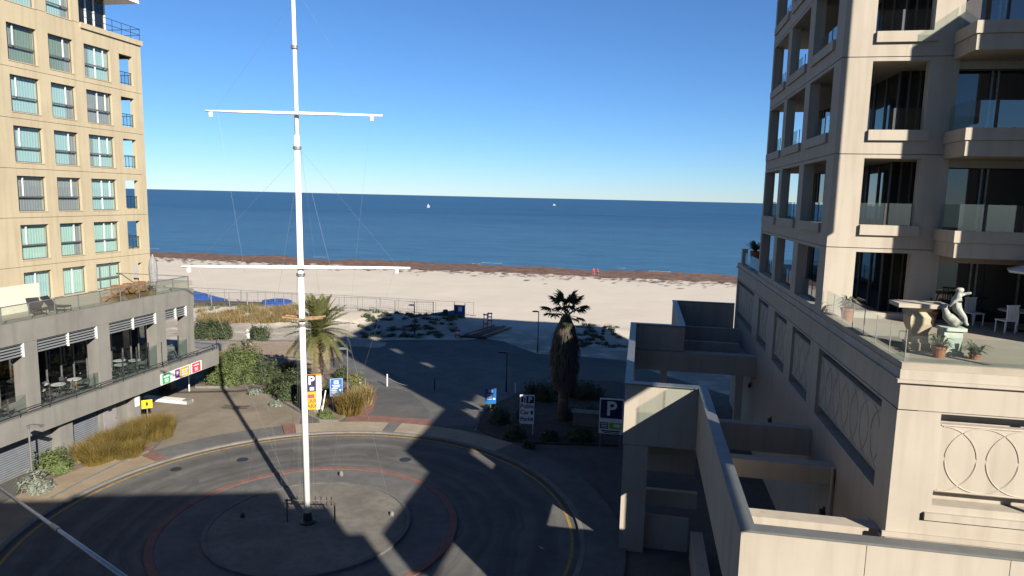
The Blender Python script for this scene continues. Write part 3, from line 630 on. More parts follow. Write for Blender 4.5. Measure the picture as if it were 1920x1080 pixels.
# glass wind screens between the cafe columns and their bright posts
for y, h in ((20.4, 1.0), (22.8, 1.0), (25.6, 1.0), (27.2, 1.0), (29.6, .95), (31.1, .95), (32.6, .95), (34.8, 1.65), (35.95, 1.75), (37.0, 1.8), (38.15, 1.6), (39.8, 1.7)):
    mb = MB(); mb.box(XP - .06, XP - .01, y - .03, y + .03, 3.26, 3.26 + h); part('screen_post', mb, steel, pd)
for a, b, h in ((19.7, 23.5, 1.0), (24.4, 28.2, 1.0), (29.1, 32.9, .95), (33.95, 37.75, 1.5), (38.7, 40.7, 1.3)):
    g = MB(); g.face([(XP - .035, a, 3.3), (XP - .035, b, 3.3), (XP - .035, b, 3.26 + h), (XP - .035, a, 3.26 + h)]); part('screen_glass', g, clear, pd)

# ================================================================ right building
XR = 6.98; YF = 27.9; YB = 42.75; JZ = [10.3, 13.0, 16.5, 20.0, 23.5, 27.0]
rt = thing('beachfront_apartment_building', 'sandstone coloured apartment building with open corner loggias and glass balconies', 'building', (XR, 27.9, 0))
LB = [(28.95, 32.75), (33.7, 37.65), (38.45, 42.35)]
for k in range(5):
    z0, z1 = JZ[k], JZ[k + 1]; lo = z0 + (.88 if k else .25); hi = z1 - .15
    holes = [(a, b, lo, hi) for a, b in LB]
    mb = MB(); wallgrid(mb, 'x', XR, XR + .42, YF + .001, YB, z0 + .015, z1 - .015, holes); part('side_wall_panel', mb, sandst, rt)
    mb = MB(); wallgrid(mb, 'y', YF, YF + .42, XR + .002, 10.95, z0 + .015, z1 - .015, [(8.05, 10.0, lo, hi)]); part('front_wall_panel', mb, sandst, rt)
    mb = MB(); wallgrid(mb, 'y', YB - .42, YB, XR + .43, 30, z0 + .015, z1 - .015, [(XR + .5, XR + 2.6, lo, hi)]); part('seaward_wall_panel', mb, sandst, rt)
    mb = MB(); mb.box(XR + .06, 30, YF + .06, YB - .06, z0 - .16, z0 + .014); part('floor_slab', mb, sandst, rt)
    for a, b in LB:       # window ledges, balustrades
        if k:
            mb = MB(); mb.box(XR - .1, XR - .002, a + .05, b - .05, lo - .38, lo); part('ledge', mb, sandst, rt)
        g = MB(); g.face([(XR + .3, a, lo), (XR + .3, b, lo), (XR + .3, b, lo + .8), (XR + .3, a, lo + .8)]); gg = part('balustrade_glass', g, clear, rt)
        mb = MB(); mb.tube((XR + .3, (a + b) / 2, lo), (XR + .3, (a + b) / 2, lo + .8), .02, n=5); part('baluster_post', mb, darkmetal, gg)
    if k:
        mb = MB(); mb.box(8.08, 10.12, YF - .12, YF - .002, lo - .38, lo); part('ledge', mb, sandst, rt)
        g = MB(); g.face([(8.05, YF + .25, lo), (10.0, YF + .25, lo), (10.0, YF + .25, lo + .82), (8.05, YF + .25, lo + .82)]); gg = part('balustrade_glass', g, clear, rt)
        mb = MB(); mb.box(8.98, 9.06, YF + .22, YF + .28, lo, lo + .82); part('baluster_post', mb, darkmetal, gg)
    g = MB(); g.face([(XR + .5, YB - .2, lo), (XR + 2.6, YB - .2, lo), (XR + 2.6, YB - .2, lo + .8), (XR + .5, YB - .2, lo + .8)]); part('balustrade_glass', g, clear, rt)
    # glazing behind the loggias
    mb = MB(); mb.box(XR + 2.75, XR + 2.9, YF + 2.0, YB - .5, z0 + .02, z1 - .17); part('loggia_glazing', mb, darkglass, rt)
    for q in range(9):
        y = YF + 2.1 + q * 1.45
        mb = MB(); mb.box(XR + 2.69, XR + 2.745, y, y + .06, z0 + .02, z1 - .17); part('loggia_mullion', mb, framemat, rt)
    mb = MB(); mb.box(XR + 2.91, 10.9, YF + 2.0, YF + 2.15, z0 + .02, z1 - .17); part('loggia_glazing', mb, darkglass, rt)
    for x in (XR + 3.0, 10.35, 10.8):
        mb = MB(); mb.box(x, x + .06, YF + 1.93, YF + 1.995, z0 + .02, z1 - .17); part('loggia_mullion', mb, framemat, rt)
    mb = MB(); mb.box(10.55, 10.94, YF + .43, YF + 1.9, z0 + .02, z1 - .17); part('loggia_pier', mb, sandst, rt)
    # sliding doors of the big balconies
    mb = MB(); mb.box(10.96, 18, YF + .6, YF + .75, z0 + .02, z1 - .17); part('balcony_glazing', mb, darkglass, rt)
    for x in (11.0, 12.25, 12.45, 13.9, 15.3):
        mb = MB(); mb.box(x, x + .07, YF + .53, YF + .595, z0 + .02, z1 - .17); part('balcony_mullion', mb, galv, rt)
    mb = MB(); mb.box(10.96, 14.4, YF + .1, YF + .5, z1 - .45, z1 - .17); part('lintel', mb, sandst, rt)
    if k:
        bl = MB(); bl.box(10.72, 14.4, 26.2, YF - .01, z0 - .14, z0 + .38); bal = part('balcony', bl, sandst, rt)
        mb = MB(); mb.box(10.66, 14.4, 26.14, 26.35, z0 + .39, z0 + .8); mb.box(10.66, 10.9, 26.351, YF - .01, z0 + .39, z0 + .8); part('balcony_upstand', mb, sandst, bal)
        g = MB(); g.face([(10.78, 26.25, z0 + .8), (14.4, 26.25, z0 + .8), (14.4, 26.25, z0 + 1.72), (10.78, 26.25, z0 + 1.72)]); g.face([(10.78, 26.25, z0 + .8), (10.78, YF - .05, z0 + .8), (10.78, YF - .05, z0 + 1.72), (10.78, 26.25, z0 + 1.72)]); part('balcony_glass', g, clear, bal)
        for x in (11.55, 13.1):
            mb = MB(); mb.box(x, x + .09, 26.22, 26.28, z0 + .8, z0 + 1.72); part('baluster_post', mb, darkmetal, bal)
mb = MB(); mb.box(XR, 30, YF, YB, 27.0, 27.5); part('roof_parapet', mb, sandst, rt)
mb = MB(); mb.box(XR + 5.2, 30, YF + .8, YB - .5, 10.3, 27); part('inner_core', mb, darkroom, rt)
# --- podium of the right building
YP = 19.4; YQ = 51.4
LP = [(20.6, 27.7), (29.1, 32.5), (33.8, 36.85), (38.7, 41.8), (43.6, 50.9)]
mb = MB(); wallgrid(mb, 'x', XR, XR + .5, YP + .001, YQ, 0, 9.18, [(a, b, 6.5, 9.1) for a, b in LP]); part('podium_side_wall', mb, sandst, rt)
mb = MB(); mb.box(XR + .51, XR + .9, YP + .6, YQ, 6.2, 9.17); part('recess_back', mb, sandst, rt)
mb = MB(); wallgrid(mb, 'y', YP, YP + .5, XR + .002, 30, 0, 9.18, [(8.06, 29, 6.6, 9.15)]); part('podium_front_wall', mb, sandst, rt)
mb = MB(); mb.box(XR + .92, 30, YP + .51, YP + .8, 6.2, 9.17); part('recess_back', mb, sandst, rt)
mb = MB(); mb.box(XR + .02, 30, YP + .02, YQ - .02, 9.2, 9.93); part('podium_band', mb, sandst, rt)
mb = MB(); mb.box(XR - .1, 30, YP - .1, YQ + .1, 9.95, 10.04); mb.box(XR - .03, 30, YP - .03, YQ + .03, 10.041, 10.3); part('podium_cornice', mb, sandst, rt)
mb = MB(); mb.box(XR + .5, 30, YP + .6, YF + .02, 10.302, 10.32); mb.box(XR + .0, XR + .4, YP, YF - .01, 10.302, 10.48); mb.box(XR + .401, 30, YP, YP + .35, 10.302, 10.479); part('terrace_kerb_and_floor', mb, terrafloor, rt)
# relief panels with interlaced rings
def ringpanel(axis, a, b, z0, z1, c):
    P = lambda d, u, z: (c + d, u, z) if axis == 'x' else (u, c + d, z)
    mb = MB()
    if axis == 'x': mb.box(c, c + .2, a, b, z0, z1)
    else: mb.box(a, b, c, c + .2, z0, z1)
    pn = part('relief_panel', mb, sandst, rt)
    rad = (z1 - z0) * .47; zc = (z0 + z1) / 2; stp = rad * 1.13; n = int((b - a + rad) / stp) + 1
    for k in range(n):
        u = a + .1 + k * stp; N = 64; run = []
        for i in range(N + 1):
            uu = u + rad * math.cos(2 * math.pi * i / N - math.pi / 2)
            ok = a + .04 < uu < b - .04
            if ok: run.append(P(.0, uu, zc + rad * math.sin(2 * math.pi * i / N - math.pi / 2)))
            if (not ok or i == N) and len(run) > 2: r = MB(); r.path(run, .024, 5); part('ring', r, sandst, pn)
            if not ok: run = []
    for zz in (z1 - .03, z0 + .03): e = MB(); e.path([P(0, a + .05, zz), P(0, b - .05, zz)], .025, 5); part('border', e, sandst, pn)
for a, b in LP: ringpanel('x', a + .02, b - .02, 6.85, 8.8, XR + .12)
ringpanel('y', 8.08, 14.4, 6.95, 8.85, YP + .1)
mb = MB(); mb.box(XR - .1, 30, YP - .06, YP - .002, 5.6, 5.75); mb.box(XR + .9, 30, YP - .1, YP - .002, 6.2, 6.4); part('podium_string_course', mb, sandst, rt)
# terrace glass along the podium edge
ys_ = [YF - .05 - k * 1.18 for k in range(8)]
for a, b in zip(ys_, ys_[1:]):
    g = MB(); g.face([(XR + .12, a - .03, 10.48), (XR + .12, b + .03, 10.48), (XR + .12, b + .03, 11.35), (XR + .12, a - .03, 11.35)]); gg = part('terrace_glass', g, clear, rt)
    mb = MB(); mb.box(XR + .11, XR + .13, b - .012, b + .012, 10.48, 11.35); part('glass_post', mb, galv, gg)
for k in range(5):
    x = XR + .2 + k * 1.5
    g = MB(); g.face([(x, YP + .12, 10.48), (x + 1.46, YP + .12, 10.48), (x + 1.46, YP + .12, 11.2), (x, YP + .12, 11.2)]); part('terrace_glass', g, clear, rt)
# seaward terrace corner with glass
g = MB(); g.face([(XR + .1, 43.2, 10.48), (XR + .1, 49.5, 10.48), (XR + .1, 49.5, 11.2), (XR + .1, 43.2, 11.2)]); part('terrace_glass', g, clear, rt)
mb = MB(); mb.box(XR, XR + .35, 49.5, 50.0, 10.3, 11.4); part('corner_pier', mb, sandst, rt)
# wall lamps and rain pipe on the side wall
for (px, py) in ((1408, 723), (1446, 789), (1546, 962)):
    q = atX(px, py, XR); mb = MB(); mb.box(XR - .16, XR - .005, q.y - .12, q.y + .12, q.z - .1, q.z + .1); mb.box(XR - .06, XR - .005, q.y - .05, q.y + .05, q.z + .1, q.z + .22); part('wall_lamp', mb, darkmetal, rt)
q = atX(1568, 880, XR); mb = MB(); mb.path([(XR - .1, q.y, 3.2), (XR - .1, q.y, q.z - .15), (XR - .1, q.y + .05, q.z), (XR + .05, q.y + .05, q.z + .02)], .06, 8); part('rain_pipe', mb, sandst, rt)
for dz in (0, .28): mb = MB(); mb.tube((XR - .09, 20.6, 5.55 - dz), (XR - .09, 19.35, 5.55 - dz), .02, n=6); part('hand_rail', mb, sandst, rt)

# ================================================================ open concrete frame in front of the right building
ld = thing('loading_court_walls', 'cream parapet walls with grey metal caps framing a sunken court', 'wall', (2.6, 15.4, 0))
CZ = 7.2; X0 = -.38; X1 = 2.52; T = .28
def pwall(x0, x1, y0, y1, z0, cap=True, z1=CZ):
    mb = MB(); mb.box(x0, x1, y0, y1, z0, z1); w = part('parapet_wall', mb, sandst, ld); return w
def cap(x0, x1, y0, y1, z1=CZ):
    mb = MB(); mb.box(x0, x1, y0, y1, z1 + .002, z1 + .05); part('cap_flashing', mb, capmetal, ld)
pwall(X1 + .03, 5.2, 15.42, 15.42 + T, 0); pwall(5.215, 8.05, 15.42, 15.42 + T, 0); pwall(8.065, 16, 15.42, 15.42 + T, 0); cap(X1, 16, 15.38, 15.75)
pwall(X1 + .03, X1 + .03 + T, 15.42 + T + .002, 21.5, 4.7); pwall(X1 + .03, X1 + .03 + T, 21.515, 27.40, 4.7); cap(X1, X1 + .36, 15.752, 27.3)
pwall(X0 + .03, X1 + .3, 27.42, 27.42 + T, 4.65); cap(X0, X1 + .36, 27.302, 27.74)
mb = MB(); mb.box(X0 + .06, .68, 27.44, 28.3, 0, 4.63); part('pier', mb, sandst, ld)
mb = MB(); mb.box(.72, 2.5, 27.9, 28.1, 0, 1.45); part('low_wall', mb, sandst, ld)
for z0, z1, y in ((3.7, 4.62, 29.0), (2.5, 3.4, 30.2), (1.6, 2.3, 28.6)):
    mb = MB(); mb.box(.7, 2.85, y, y + .25, z0, z1); part('cross_beam', mb, sandst, ld)
mb = MB(); mb.box(X1 + .03, X1 + .5, 15.8, 27.4, 0, 1.2); part('ramp_wall', mb, sandst, ld)
pwall(X0 + .03, X0 + .03 + T, 27.72, 41.2, 4.65); cap(X0, X0 + .34, 27.742, 41.1)
pwall(X0 + .03, X1 + .3, 41.22, 41.5, 5.7); cap(X0, X1 + .3, 41.102, 41.54)
mb = MB(); mb.box(X0 + .03, XR - .01, 41.0, 41.8, 4.5, 5.66); part('deep_beam', mb, sandst, ld)
pwall(X1 + .03, X1 + .3, 41.52, 52.0, 4.5); cap(X1 - .02, X1 + .34, 41.542, 52.0)
pwall(X1 + .31, XR - .01, 51.7, 52.0, 4.5); cap(X1 + .342, XR - .01, 51.66, 52.03)
mb = MB(); mb.box(X1 + .31, XR - .01, 41.81, 51.69, 4.6, 5.0); part('deck_floor', mb, sandst, ld)
for k, (y, z) in enumerate(((44.2, 5.5), (47.2, 5.9))):
    mb = MB(); mb.box(X1 + .32, XR - .3 * (2 - k), y, y + .35, 5.0, z + .25); part('deck_upstand', mb, sandst, ld)
for y0, y1, z0, z1 in ((27.75, 28.2, 4.7, 5.8), (24.3, 24.8, 4.95, 5.6), (19.75, 20.3, 4.5, 5.6)):
    mb = MB(); mb.box(X1 + .32, XR - .01, y0, y1, z0, z1); part('tie_beam', mb, sandst, ld)
for x in (X0 + .06, 1.5, 5.9):
    mb = MB(); mb.box(x, x + .4, 41.05, 41.5, 0, 4.49); part('pier', mb, sandst, ld)
for x in (X0 + .06,):
    for y in (34, 48): mb = MB(); mb.box(x, x + .35, y, y + .5, 0, 4.64 if y < 40 else 4.4); part('pier', mb, sandst, ld)

# ================================================================ out of frame: the hotel behind the camera and added blocks throw the long shadows
hz = [((-29.25, 25.74), (-25.9, 26.5), 18.7), ((-25.9, 26.8), (-16.97, 29.28), 19.0), ((-16.97, 28.9), (-14.22, 28.26 + .7), 18.1), ((-14.22, 28.0), (-10.99, 28.2), 16.6)]
ht = thing('hotel_building', 'cream hotel block behind the camera whose roofline shades the turning circle', 'building', (2, -3, 0))
dirs = Vector((12.28, 3.54, 0)).normalized(); nb = Vector((dirs.y, -dirs.x, 0))
e0 = lift((-29.25, 25.74), 19.0); e1 = lift((-16.97, 29.28), 19.0)
a = e0 - dirs * 26; b = e1
def hblock(a, b, z1, name, depth=12):
    mb = MB(); mb.prism([(a.x, a.y), (b.x, b.y), ((b + nb * depth).x, (b + nb * depth).y), ((a + nb * depth).x, (a + nb * depth).y)], 0, z1); part(name, mb, cream, ht)
hblock(a, e0 + dirs * 3.3, 18.72, 'unseen_block'); hblock(e0 + dirs * 3.31, e1, 19.0, 'unseen_block')
hblock(e1 + dirs * .01, e1 + dirs * 1.8, 18.05, 'unseen_block'); hblock(e1 + dirs * 1.81, e1 + dirs * 2.5, 16.6, 'unseen_block')
# added blocks out of view, shaped to cast the stepped ground shadow
wg = thing('shadow_casting_blocks', 'unseen stepped blocks on slender posts, added right of the court to cast ground shadows', 'building', (12, 10, 0))
B_, C_, D_, E_ = (-12.9, 44.2), (-12.62, 36.0), (-10.6, 33.8), (-10.3, 26.5)
b2, c2 = lift(B_, 18.0), lift(C_, 18.0); d1, e1_ = lift(D_, 15.0), lift(E_, 15.0)
mb = MB(); mb.box(b2.x, b2.x + 1.3, c2.y, c2.y + 3.4, 14.4, 16.09); part('unseen_block', mb, sandst, wg)
mb = MB(); mb.box(b2.x, b2.x + 1.3, c2.y, b2.y, 16.1, 18.0); part('unseen_block', mb, sandst, wg)
mb = MB(); mb.box(d1.x, d1.x + 1.0, e1_.y, d1.y, 13.2, 15.0); part('unseen_block', mb, sandst, wg)
mb = MB(); mb.box(b2.x, b2.x + 1.7, b2.y - .05, b2.y + 1.2, 18.01, 31.0); part('shadow_upright', mb, sandst, wg)  # added upright that casts the long straight shadow edge
mb = MB(); mb.box(b2.x, b2.x + 1.7, b2.y + 2.15, b2.y + 4.5, 18.01, 31.0); part('shadow_upright', mb, sandst, wg)
for k in range(4):
    mb = MB(); mb.box(b2.x + .4, b2.x + 1.0, b2.y + 1.21, b2.y + 2.14, 18.01 + k * 3.5, 19.9 + k * 3.5); part('light_slot_spacer', mb, sandst, wg)  # added pieces in the gap, leaving slots of light in the shadow
for x, y, z in ((b2.x + 1.1, 17.0, 16.1), (d1.x + .5, e1_.y + .3, 13.2)):
    mb = MB(); mb.tube((x, y, 0), (x, y, z), .1, n=8); part('post', mb, sandst, wg)
wing_y = (lift((0, 0), 0).y, 22.0)[1]
mb = MB(); mb.box(14.6, 30, 21.9, YF + .4, 0, 24.2); part('east_wing', mb, sandst, rt)
# ================================================================ the signal mast in the turning circle
def dirv(a): return Vector((math.cos(a), math.sin(a), 0))
ms = thing('signal_mast', 'tall white signal mast with two yards standing in the centre of the turning circle', 'mast', RC)
X, Y = RC.x - .1, RC.y
LEAN = -.011
yardv = Vector((math.cos(YAW), math.sin(YAW), 0))
mb = MB(); mb.path([(X, Y, .3), (X + LEAN * 9, Y, 9), (X + LEAN * 16.9, Y, 16.9)], [.14, .13, .112], 16); part('lower_mast', mb, whitepaint, ms, True)
mb = MB(); mb.lathe([(.34, .13), (.34, .2), (.2, .28), (.18, .6), (.16, .62)], (X, Y, 0), 16); part('mast_foot', mb, darkmetal, ms)
mb = MB(); mb.path([(X + LEAN * 16.2, Y + .02, 16.2), (X + LEAN * 21, Y + .02, 21), (X + LEAN * 27.5, Y, 27.5)], [.1, .08, .055], 14); part('topmast', mb, whitepaint, ms, True)
mb = MB(); [mb.lathe([(r_, z_0), (r_, z_0 + .13)], (X + LEAN * z_0, Y, 0), 12) for r_, z_0 in ((.17, 16.35), (.14, 20.35), (.18, 8.95), (.18, 11.1))]
part('mast_band', mb, galv, ms)
def yard(z, L, r, tw):
    d = (yardv + Vector((-yardv.y, yardv.x, 0)) * tw).normalized(); c = Vector((X + LEAN * z, Y, z)) - Vector((-yardv.y, yardv.x, 0)) * .24
    mb = MB(); mb.path([c - d * L / 2, c - d * L * .25, c, c + d * L * .25, c + d * L / 2], [r * .55, r * .85, r, r * .85, r * .55], 10); o = part('yard', mb, whitepaint, ms, True)
    for s in (-.47, .44):
        mb = MB(); p = c + d * L * s; mb.box(p.x - .05, p.x + .05, p.y - .05, p.y + .05, z - .22, z - .05); part('block', mb, whitepaint, o)
    return c, d
c1, d1_ = yard(11.5, 9.2, .08, .16); c2_, d2_ = yard(17.78, 7.1, .068, .04)
mb = MB()                                             # crosstree: two bowed spars
for s in (-1, 1):
    o_ = Vector((-yardv.y, yardv.x, 0)) * .22 * s
    mb.path([Vector((X, Y, 9.38)) + o_ + yardv * q + Vector((0, 0, .1 * q * q - .08)) for q in (-.85, -.4, 0, .4, .85)], .045, 6)
part('crosstree', mb, yardbrown, ms)
mb = MB(); mb.box(X - .16, X + .16, Y - .3, Y + .3, 9.25, 9.32); part('crosstree_bracket', mb, yardbrown, ms)
def wire(a, b, sag=0.0, r=.0035):
    a, b = Vector(a), Vector(b); mb = MB(); n = 10
    mb.path([a.lerp(b, i / n) - Vector((0, 0, sag * 4 * (i / n) * (1 - i / n))) for i in range(n + 1)], r, 4); return mb
anch = [G(735, 972), G(640, 895), G(455, 975), G(545, 925)]
for a in anch: part('stay_wire', wire((X, Y, 16.3), a + Vector((0, 0, .3))), galv, ms)
for s in (-.45, .45):
    part('stay_wire', wire(c1 + d1_ * 9.2 * s, (X, Y, 16.3)), galv, ms); part('stay_wire', wire(c2_ + d2_ * 7.1 * s, (X, Y, 22.5)), galv, ms)
    part('halyard', wire(c1 + d1_ * 9.2 * s * .96, Vector((X, Y, 1.2)) + yardv * s * 1.2, .15, .0025), galv, ms)
    part('halyard', wire(c2_ + d2_ * 7.1 * s * .96, Vector((X, Y, 1.2)) + yardv * s * 2.2, .2, .0025), galv, ms)
for q in (-.35, -.28, .28): part('halyard', wire((X + q, Y, 9.3), (X + q * 1.1, Y, 1.2), 0, .004), galv, ms)
mb = MB(); mb.tube(Vector((X, Y, 1.15)) - yardv * 1.0, Vector((X, Y, 1.15)) + yardv * 1.3, .035, n=8)
for q in (-.9, 1.2): mb.tube(Vector((X, Y, .1)) + yardv * q, Vector((X, Y, 1.2)) + yardv * q, .035, n=8)
part('pin_rail', mb, bark, ms)
for q in (-.7, -.45, .35, .6, .85, 1.05):
    mb = MB(); p = Vector((X, Y, 1.15)) + yardv * q; mb.tube(p + Vector((0, 0, -.2)), p + Vector((0, 0, .2)), .02, n=6); part('belaying_pin', mb, darkmetal, ms)
for i, a in enumerate(anch[:3]):
    mb = MB(); mb.lathe([(.11, 0), (.1, .14), (.04, .24)], a + Vector((0, 0, .1)), 10)
    single('stay_anchor', mb, kerbconc if i != 2 else darkmetal, ('white stay anchor at the right edge of the round island', 'small white stay anchor on the far edge of the round island', 'dark stay anchor in the shade left of the mast foot')[i], 'anchor', a, 'stay anchors round the mast')
# ---- pole jutting from the hotel at lower left
def camp(px, py, dep): return CPOS + ray(px, py) * dep
fp = thing('jutting_flagpole', 'pale grey pole jutting out slantwise at the lower left corner', 'pole', camp(560, 1317, 2.3))
A_, B2_ = camp(560, 1317, 2.86), camp(-140, 815, 13.5)
mb = MB(); mb.path([A_, A_.lerp(B2_, .35), B2_], [.018, .016, .014], 10); part('pole_shaft', mb, mat('weathered_aluminium', (0.5, 0.5, 0.5), (0.4, 0.4, 0.4), scale=8, rough=.4, metallic=.5), fp, True)
u_ = (B2_ - A_).normalized(); J = camp(137, 1016, 1 / (.2 - (230 - 137) * .08 / 230))
J = A_ + u_ * (J - A_).dot(u_)
mb = MB(); mb.tube(J - u_ * .12, J + u_ * .12, .022, n=10); part('pole_sleeve', mb, galv, fp)
mb = MB(); mb.tube(A_ - u_ * .6, A_, .022, n=10); part('wall_socket', mb, galv, fp)

# ================================================================ lamps, signs, posts
def lamp(px, py, tx, ty, label, m=darkmetal, side=-1):
    b = G(px, py); t = above(b, tx, ty); h = t.z - b.z
    o = thing('street_lamp', label, 'street lamp', b, 'street lamps')
    mb = MB(); mb.path([b + Vector((0, 0, -.1)), b + Vector((0, 0, .8)), b + Vector((0, 0, .82)), b + Vector((0, 0, h))], [.075, .07, .05, .045], 10); part('post', mb, m, o)
    d = yardv * side
    mb = MB(); c = b + Vector((0, 0, h))
    mb.raw([c + yardv * a + Vector((-yardv.y, yardv.x, 0)) * bb + Vector((0, 0, z)) for (a, bb, z) in ((-.1, -.12, 0), (.1, -.12, 0), (.1, .12, 0), (-.1, .12, 0))] + [], [(0, 1, 2, 3)]) if False else None
    q = c + d * .32; mb.obox(q + Vector((0, 0, .05)), d, Vector((-d.y, d.x, 0)), Vector((0, 0, 1)), .34, .14, .045); mb.obox(q + d * .02 + Vector((0, 0, .11)), d, Vector((-d.y, d.x, 0)), Vector((0, 0, 1)), .2, .09, .02)
    part('lamp_head', mb, m, o)
    mb = MB(); mb.obox(q + Vector((0, 0, -.002)), d, Vector((-d.y, d.x, 0)), Vector((0, 0, 1)), .26, .1, .006); part('lens', mb, signwhite, o)
    mb = MB(); mb.tube(c, c + d * .1 + Vector((0, 0, .04)), .035, n=6); part('bracket', mb, m, o)
lamp(62, 918, 56, 800, 'grey street lamp in front of the grey garage shutters at far left', galv, 1)
lamp(1008, 660, 1008, 585, 'slim dark street lamp beside the shaded road, left of the fan palm')
lamp(777, 628, 776, 573, 'dark street lamp on the shaded dune in front of the fence')
lamp(652, 742, 651, 655, 'thin pale street lamp behind the blue information sign', galv, -1)
lamp(949, 735, 949, 662, 'thin lamp post standing in deep shade beside the small blue sign')
def board(name, label, p0, p1, depth_base, m, cat='sign', posts=(), postm=galv, th=.06, pm=None):
    """sign facing the camera: p0 upper-left, p1 lower-right pixel, standing at ground pixel depth_base"""
    b = G(*depth_base); d = Vector((b.x, b.y, 0)).normalized(); right = Vector((d.y, -d.x, 0))
    plane = lambda px, py: CPOS + ray(px, py) * (d.dot(b - CPOS) / d.dot(ray(px, py)))
    a, c = plane(*p0), plane(*p1)
    w = (c - a).dot(right); h = a.z - c.z; mid = Vector(((a.x + c.x) / 2, (a.y + c.y) / 2, (a.z + c.z) / 2))
    o = thing(name, label, cat, Vector((mid.x, mid.y, gz(mid.y))))
    mb = MB(); mb.obox(mid, right, d, Vector((0, 0, 1)), w / 2, th / 2, h / 2); bd = part('sign_board', mb, m, o)
    for q in posts:
        pp = mid + right * (w * q) + d * (th / 2 + .04); mb = MB(); mb.tube((pp.x, pp.y, gz(pp.y)), (pp.x, pp.y, mid.z + h * .45), .035, n=8); part('post', mb, postm, o)
    def F(u, v, k=1): return mid + right * (w * u) + Vector((0, 0, h * v)) - d * (th / 2 + .004 * k)
    def rect(u0, u1, v0, v1, m, nm='panel', k=1):
        mb = MB(); mb.face([F(u0, v0, k), F(u1, v0, k), F(u1, v1, k), F(u0, v1, k)]); return part(nm, mb, m, o)
    def txt(s, u, v, size, m, bold=0.0, k=2): return lettering(s, size * h, m, o, F(u, v, k), right, Vector((0, 0, 1)), bold * h)
    return o, rect, txt, w, h
o, rect, txt, w, h = board('parking_totem', 'navy and orange parking totem with a white P behind the mast', (566, 703), (603, 766), (588, 776), signorange, posts=(-.3, .3), th=.25)
rect(-.5, .22, .02, .5, navy); rect(.24, .5, -.5, .45, signwhite); rect(-.5, -.36, -.5, .5, signwhite, 'edge_strip', 2)
txt('P', -.02, .33, .34, signwhite, .008); rect(-.1, .12, .06, .15, signwhite, 'arrow', 2); rect(-.22, .12, -.16, -.06, signred, 'emblem', 2)
txt('CAR', -.06, -.26, .16, blacktext); txt('PARK', -.06, -.40, .16, blacktext)
o, rect, txt, w, h = board('information_sign', 'sunlit blue information sign with white symbols right of the mast', (618, 710), (643, 742), (632, 765), signblue, posts=(.0,))
rect(-.46, .46, .47, .485, signwhite, 'border'); rect(-.46, .46, -.485, -.47, signwhite, 'border'); rect(-.46, -.44, -.47, .47, signwhite, 'border'); rect(.44, .46, -.47, .47, signwhite, 'border')
rect(-.18, .18, .2, .38, signwhite, 'pictogram'); rect(-.09, .09, .26, .32, signblue, 'pictogram_window', 2)
for k, (a_, b_) in enumerate(((-.32, .3), (-.26, .26), (-.36, .1), (-.36, .02), (-.36, .06), (-.36, -.05))): rect(a_, b_, .1 - k * .095, .14 - k * .095, signwhite, 'text_line')
rect(.2, .36, -.22, -.12, signwhite, 'arrow')
o, rect, txt, w, h = board('information_sign', 'small blue information sign standing in the shade beside the road', (910, 728), (930, 757), (921, 783), signblue, posts=(.0,))
rect(-.2, .22, .24, .42, signwhite, 'pictogram'); rect(.22, .42, -.22, -.12, signwhite, 'arrow')
for k in range(4): rect(-.36, .1, .08 - k * .1, .11 - k * .1, signwhite, 'text_line')
o, rect, txt, w, h = board('car_park_sign', 'white Public Car Park sign with navy P square in the shaded bed', (975, 740), (1001, 795), (989, 818), signwhite, posts=(-.44, .44), postm=signwhite)
rect(-.06, .46, .22, .46, navy); txt('P', .2, .34, .24, signwhite, .008); rect(-.40, -.26, .24, .44, navy, 'pictogram'); rect(-.2, -.12, .24, .4, navy, 'pictogram')
txt('Public', .02, .11, .2, navy, .004); txt('Car', -.15, -.1, .2, navy, .004); txt('Park', -.08, -.33, .2, navy, .004); rect(.26, .42, -.16, -.04, navy, 'pictogram'); rect(.3, .42, -.38, -.28, navy, 'arrow')
o, rect, txt, w, h = board('parking_sign', 'large navy parking sign with white P beside the cream wall', (1125, 746), (1167, 815), (1146, 842), signwhite, posts=(-.42, .42), postm=galv)
rect(-.46, .46, -.06, .47, navy); txt('P', 0, .2, .56, signwhite, .012); rect(-.46, .46, -.16, -.08, signwhite, 'strip'); rect(-.46, -.1, -.36, -.18, navy, 'symbol_panel'); rect(-.06, .46, -.36, -.18, signlime, 'green_panel'); rect(.12, .4, -.3, -.22, signwhite, 'arrow', 2); rect(-.4, .4, -.44, -.4, navy, 'text_line'); rect(-.3, .35, -.48, -.455, navy, 'text_line')
for k in range(3): rect(-.42, -.14, -.23 - k * .045, -.21 - k * .045, signwhite, 'text_line', 2)
o, rect, txt, w, h = board('yellow_sign', 'yellow height sign on a pale post beside the car park entry', (265, 751), (286, 764), (275, 792), signyellow, posts=(0,), postm=kerbconc)
rect(-.12, .1, -.2, .25, blacktext, 'symbol')
def beamsign(px0, px1, py, label, m):
    a, b = atX(px0, py[0], XP + .37), atX(px1, py[1], XP + .37)
    o = thing('entry_sign', label, 'sign', (XP + .4, (a.y + b.y) / 2, 2.2), 'signs on the car park beam')
    mb = MB(); mb.box(XP + .352, XP + .41, a.y, b.y, 2.2, 2.9); part('sign_board', mb, m, o)
    F = lambda u, z, k=1: (XP + .41 + .004 * k, a.y + (b.y - a.y) * u, 2.2 + z * .7)
    def rect(u0, u1, z0, z1, mm, k=1, nm='panel'):
        g = MB(); g.face([F(u0, z0, k), F(u1, z0, k), F(u1, z1, k), F(u0, z1, k)]); part(nm, g, mm, o)
    def txt(s, u, z, size, mm, bold=.0): lettering(s, size * .72, mm, o, F(u, z, 2), (0, 1, 0), (0, 0, 1), bold)
    return o, rect, txt
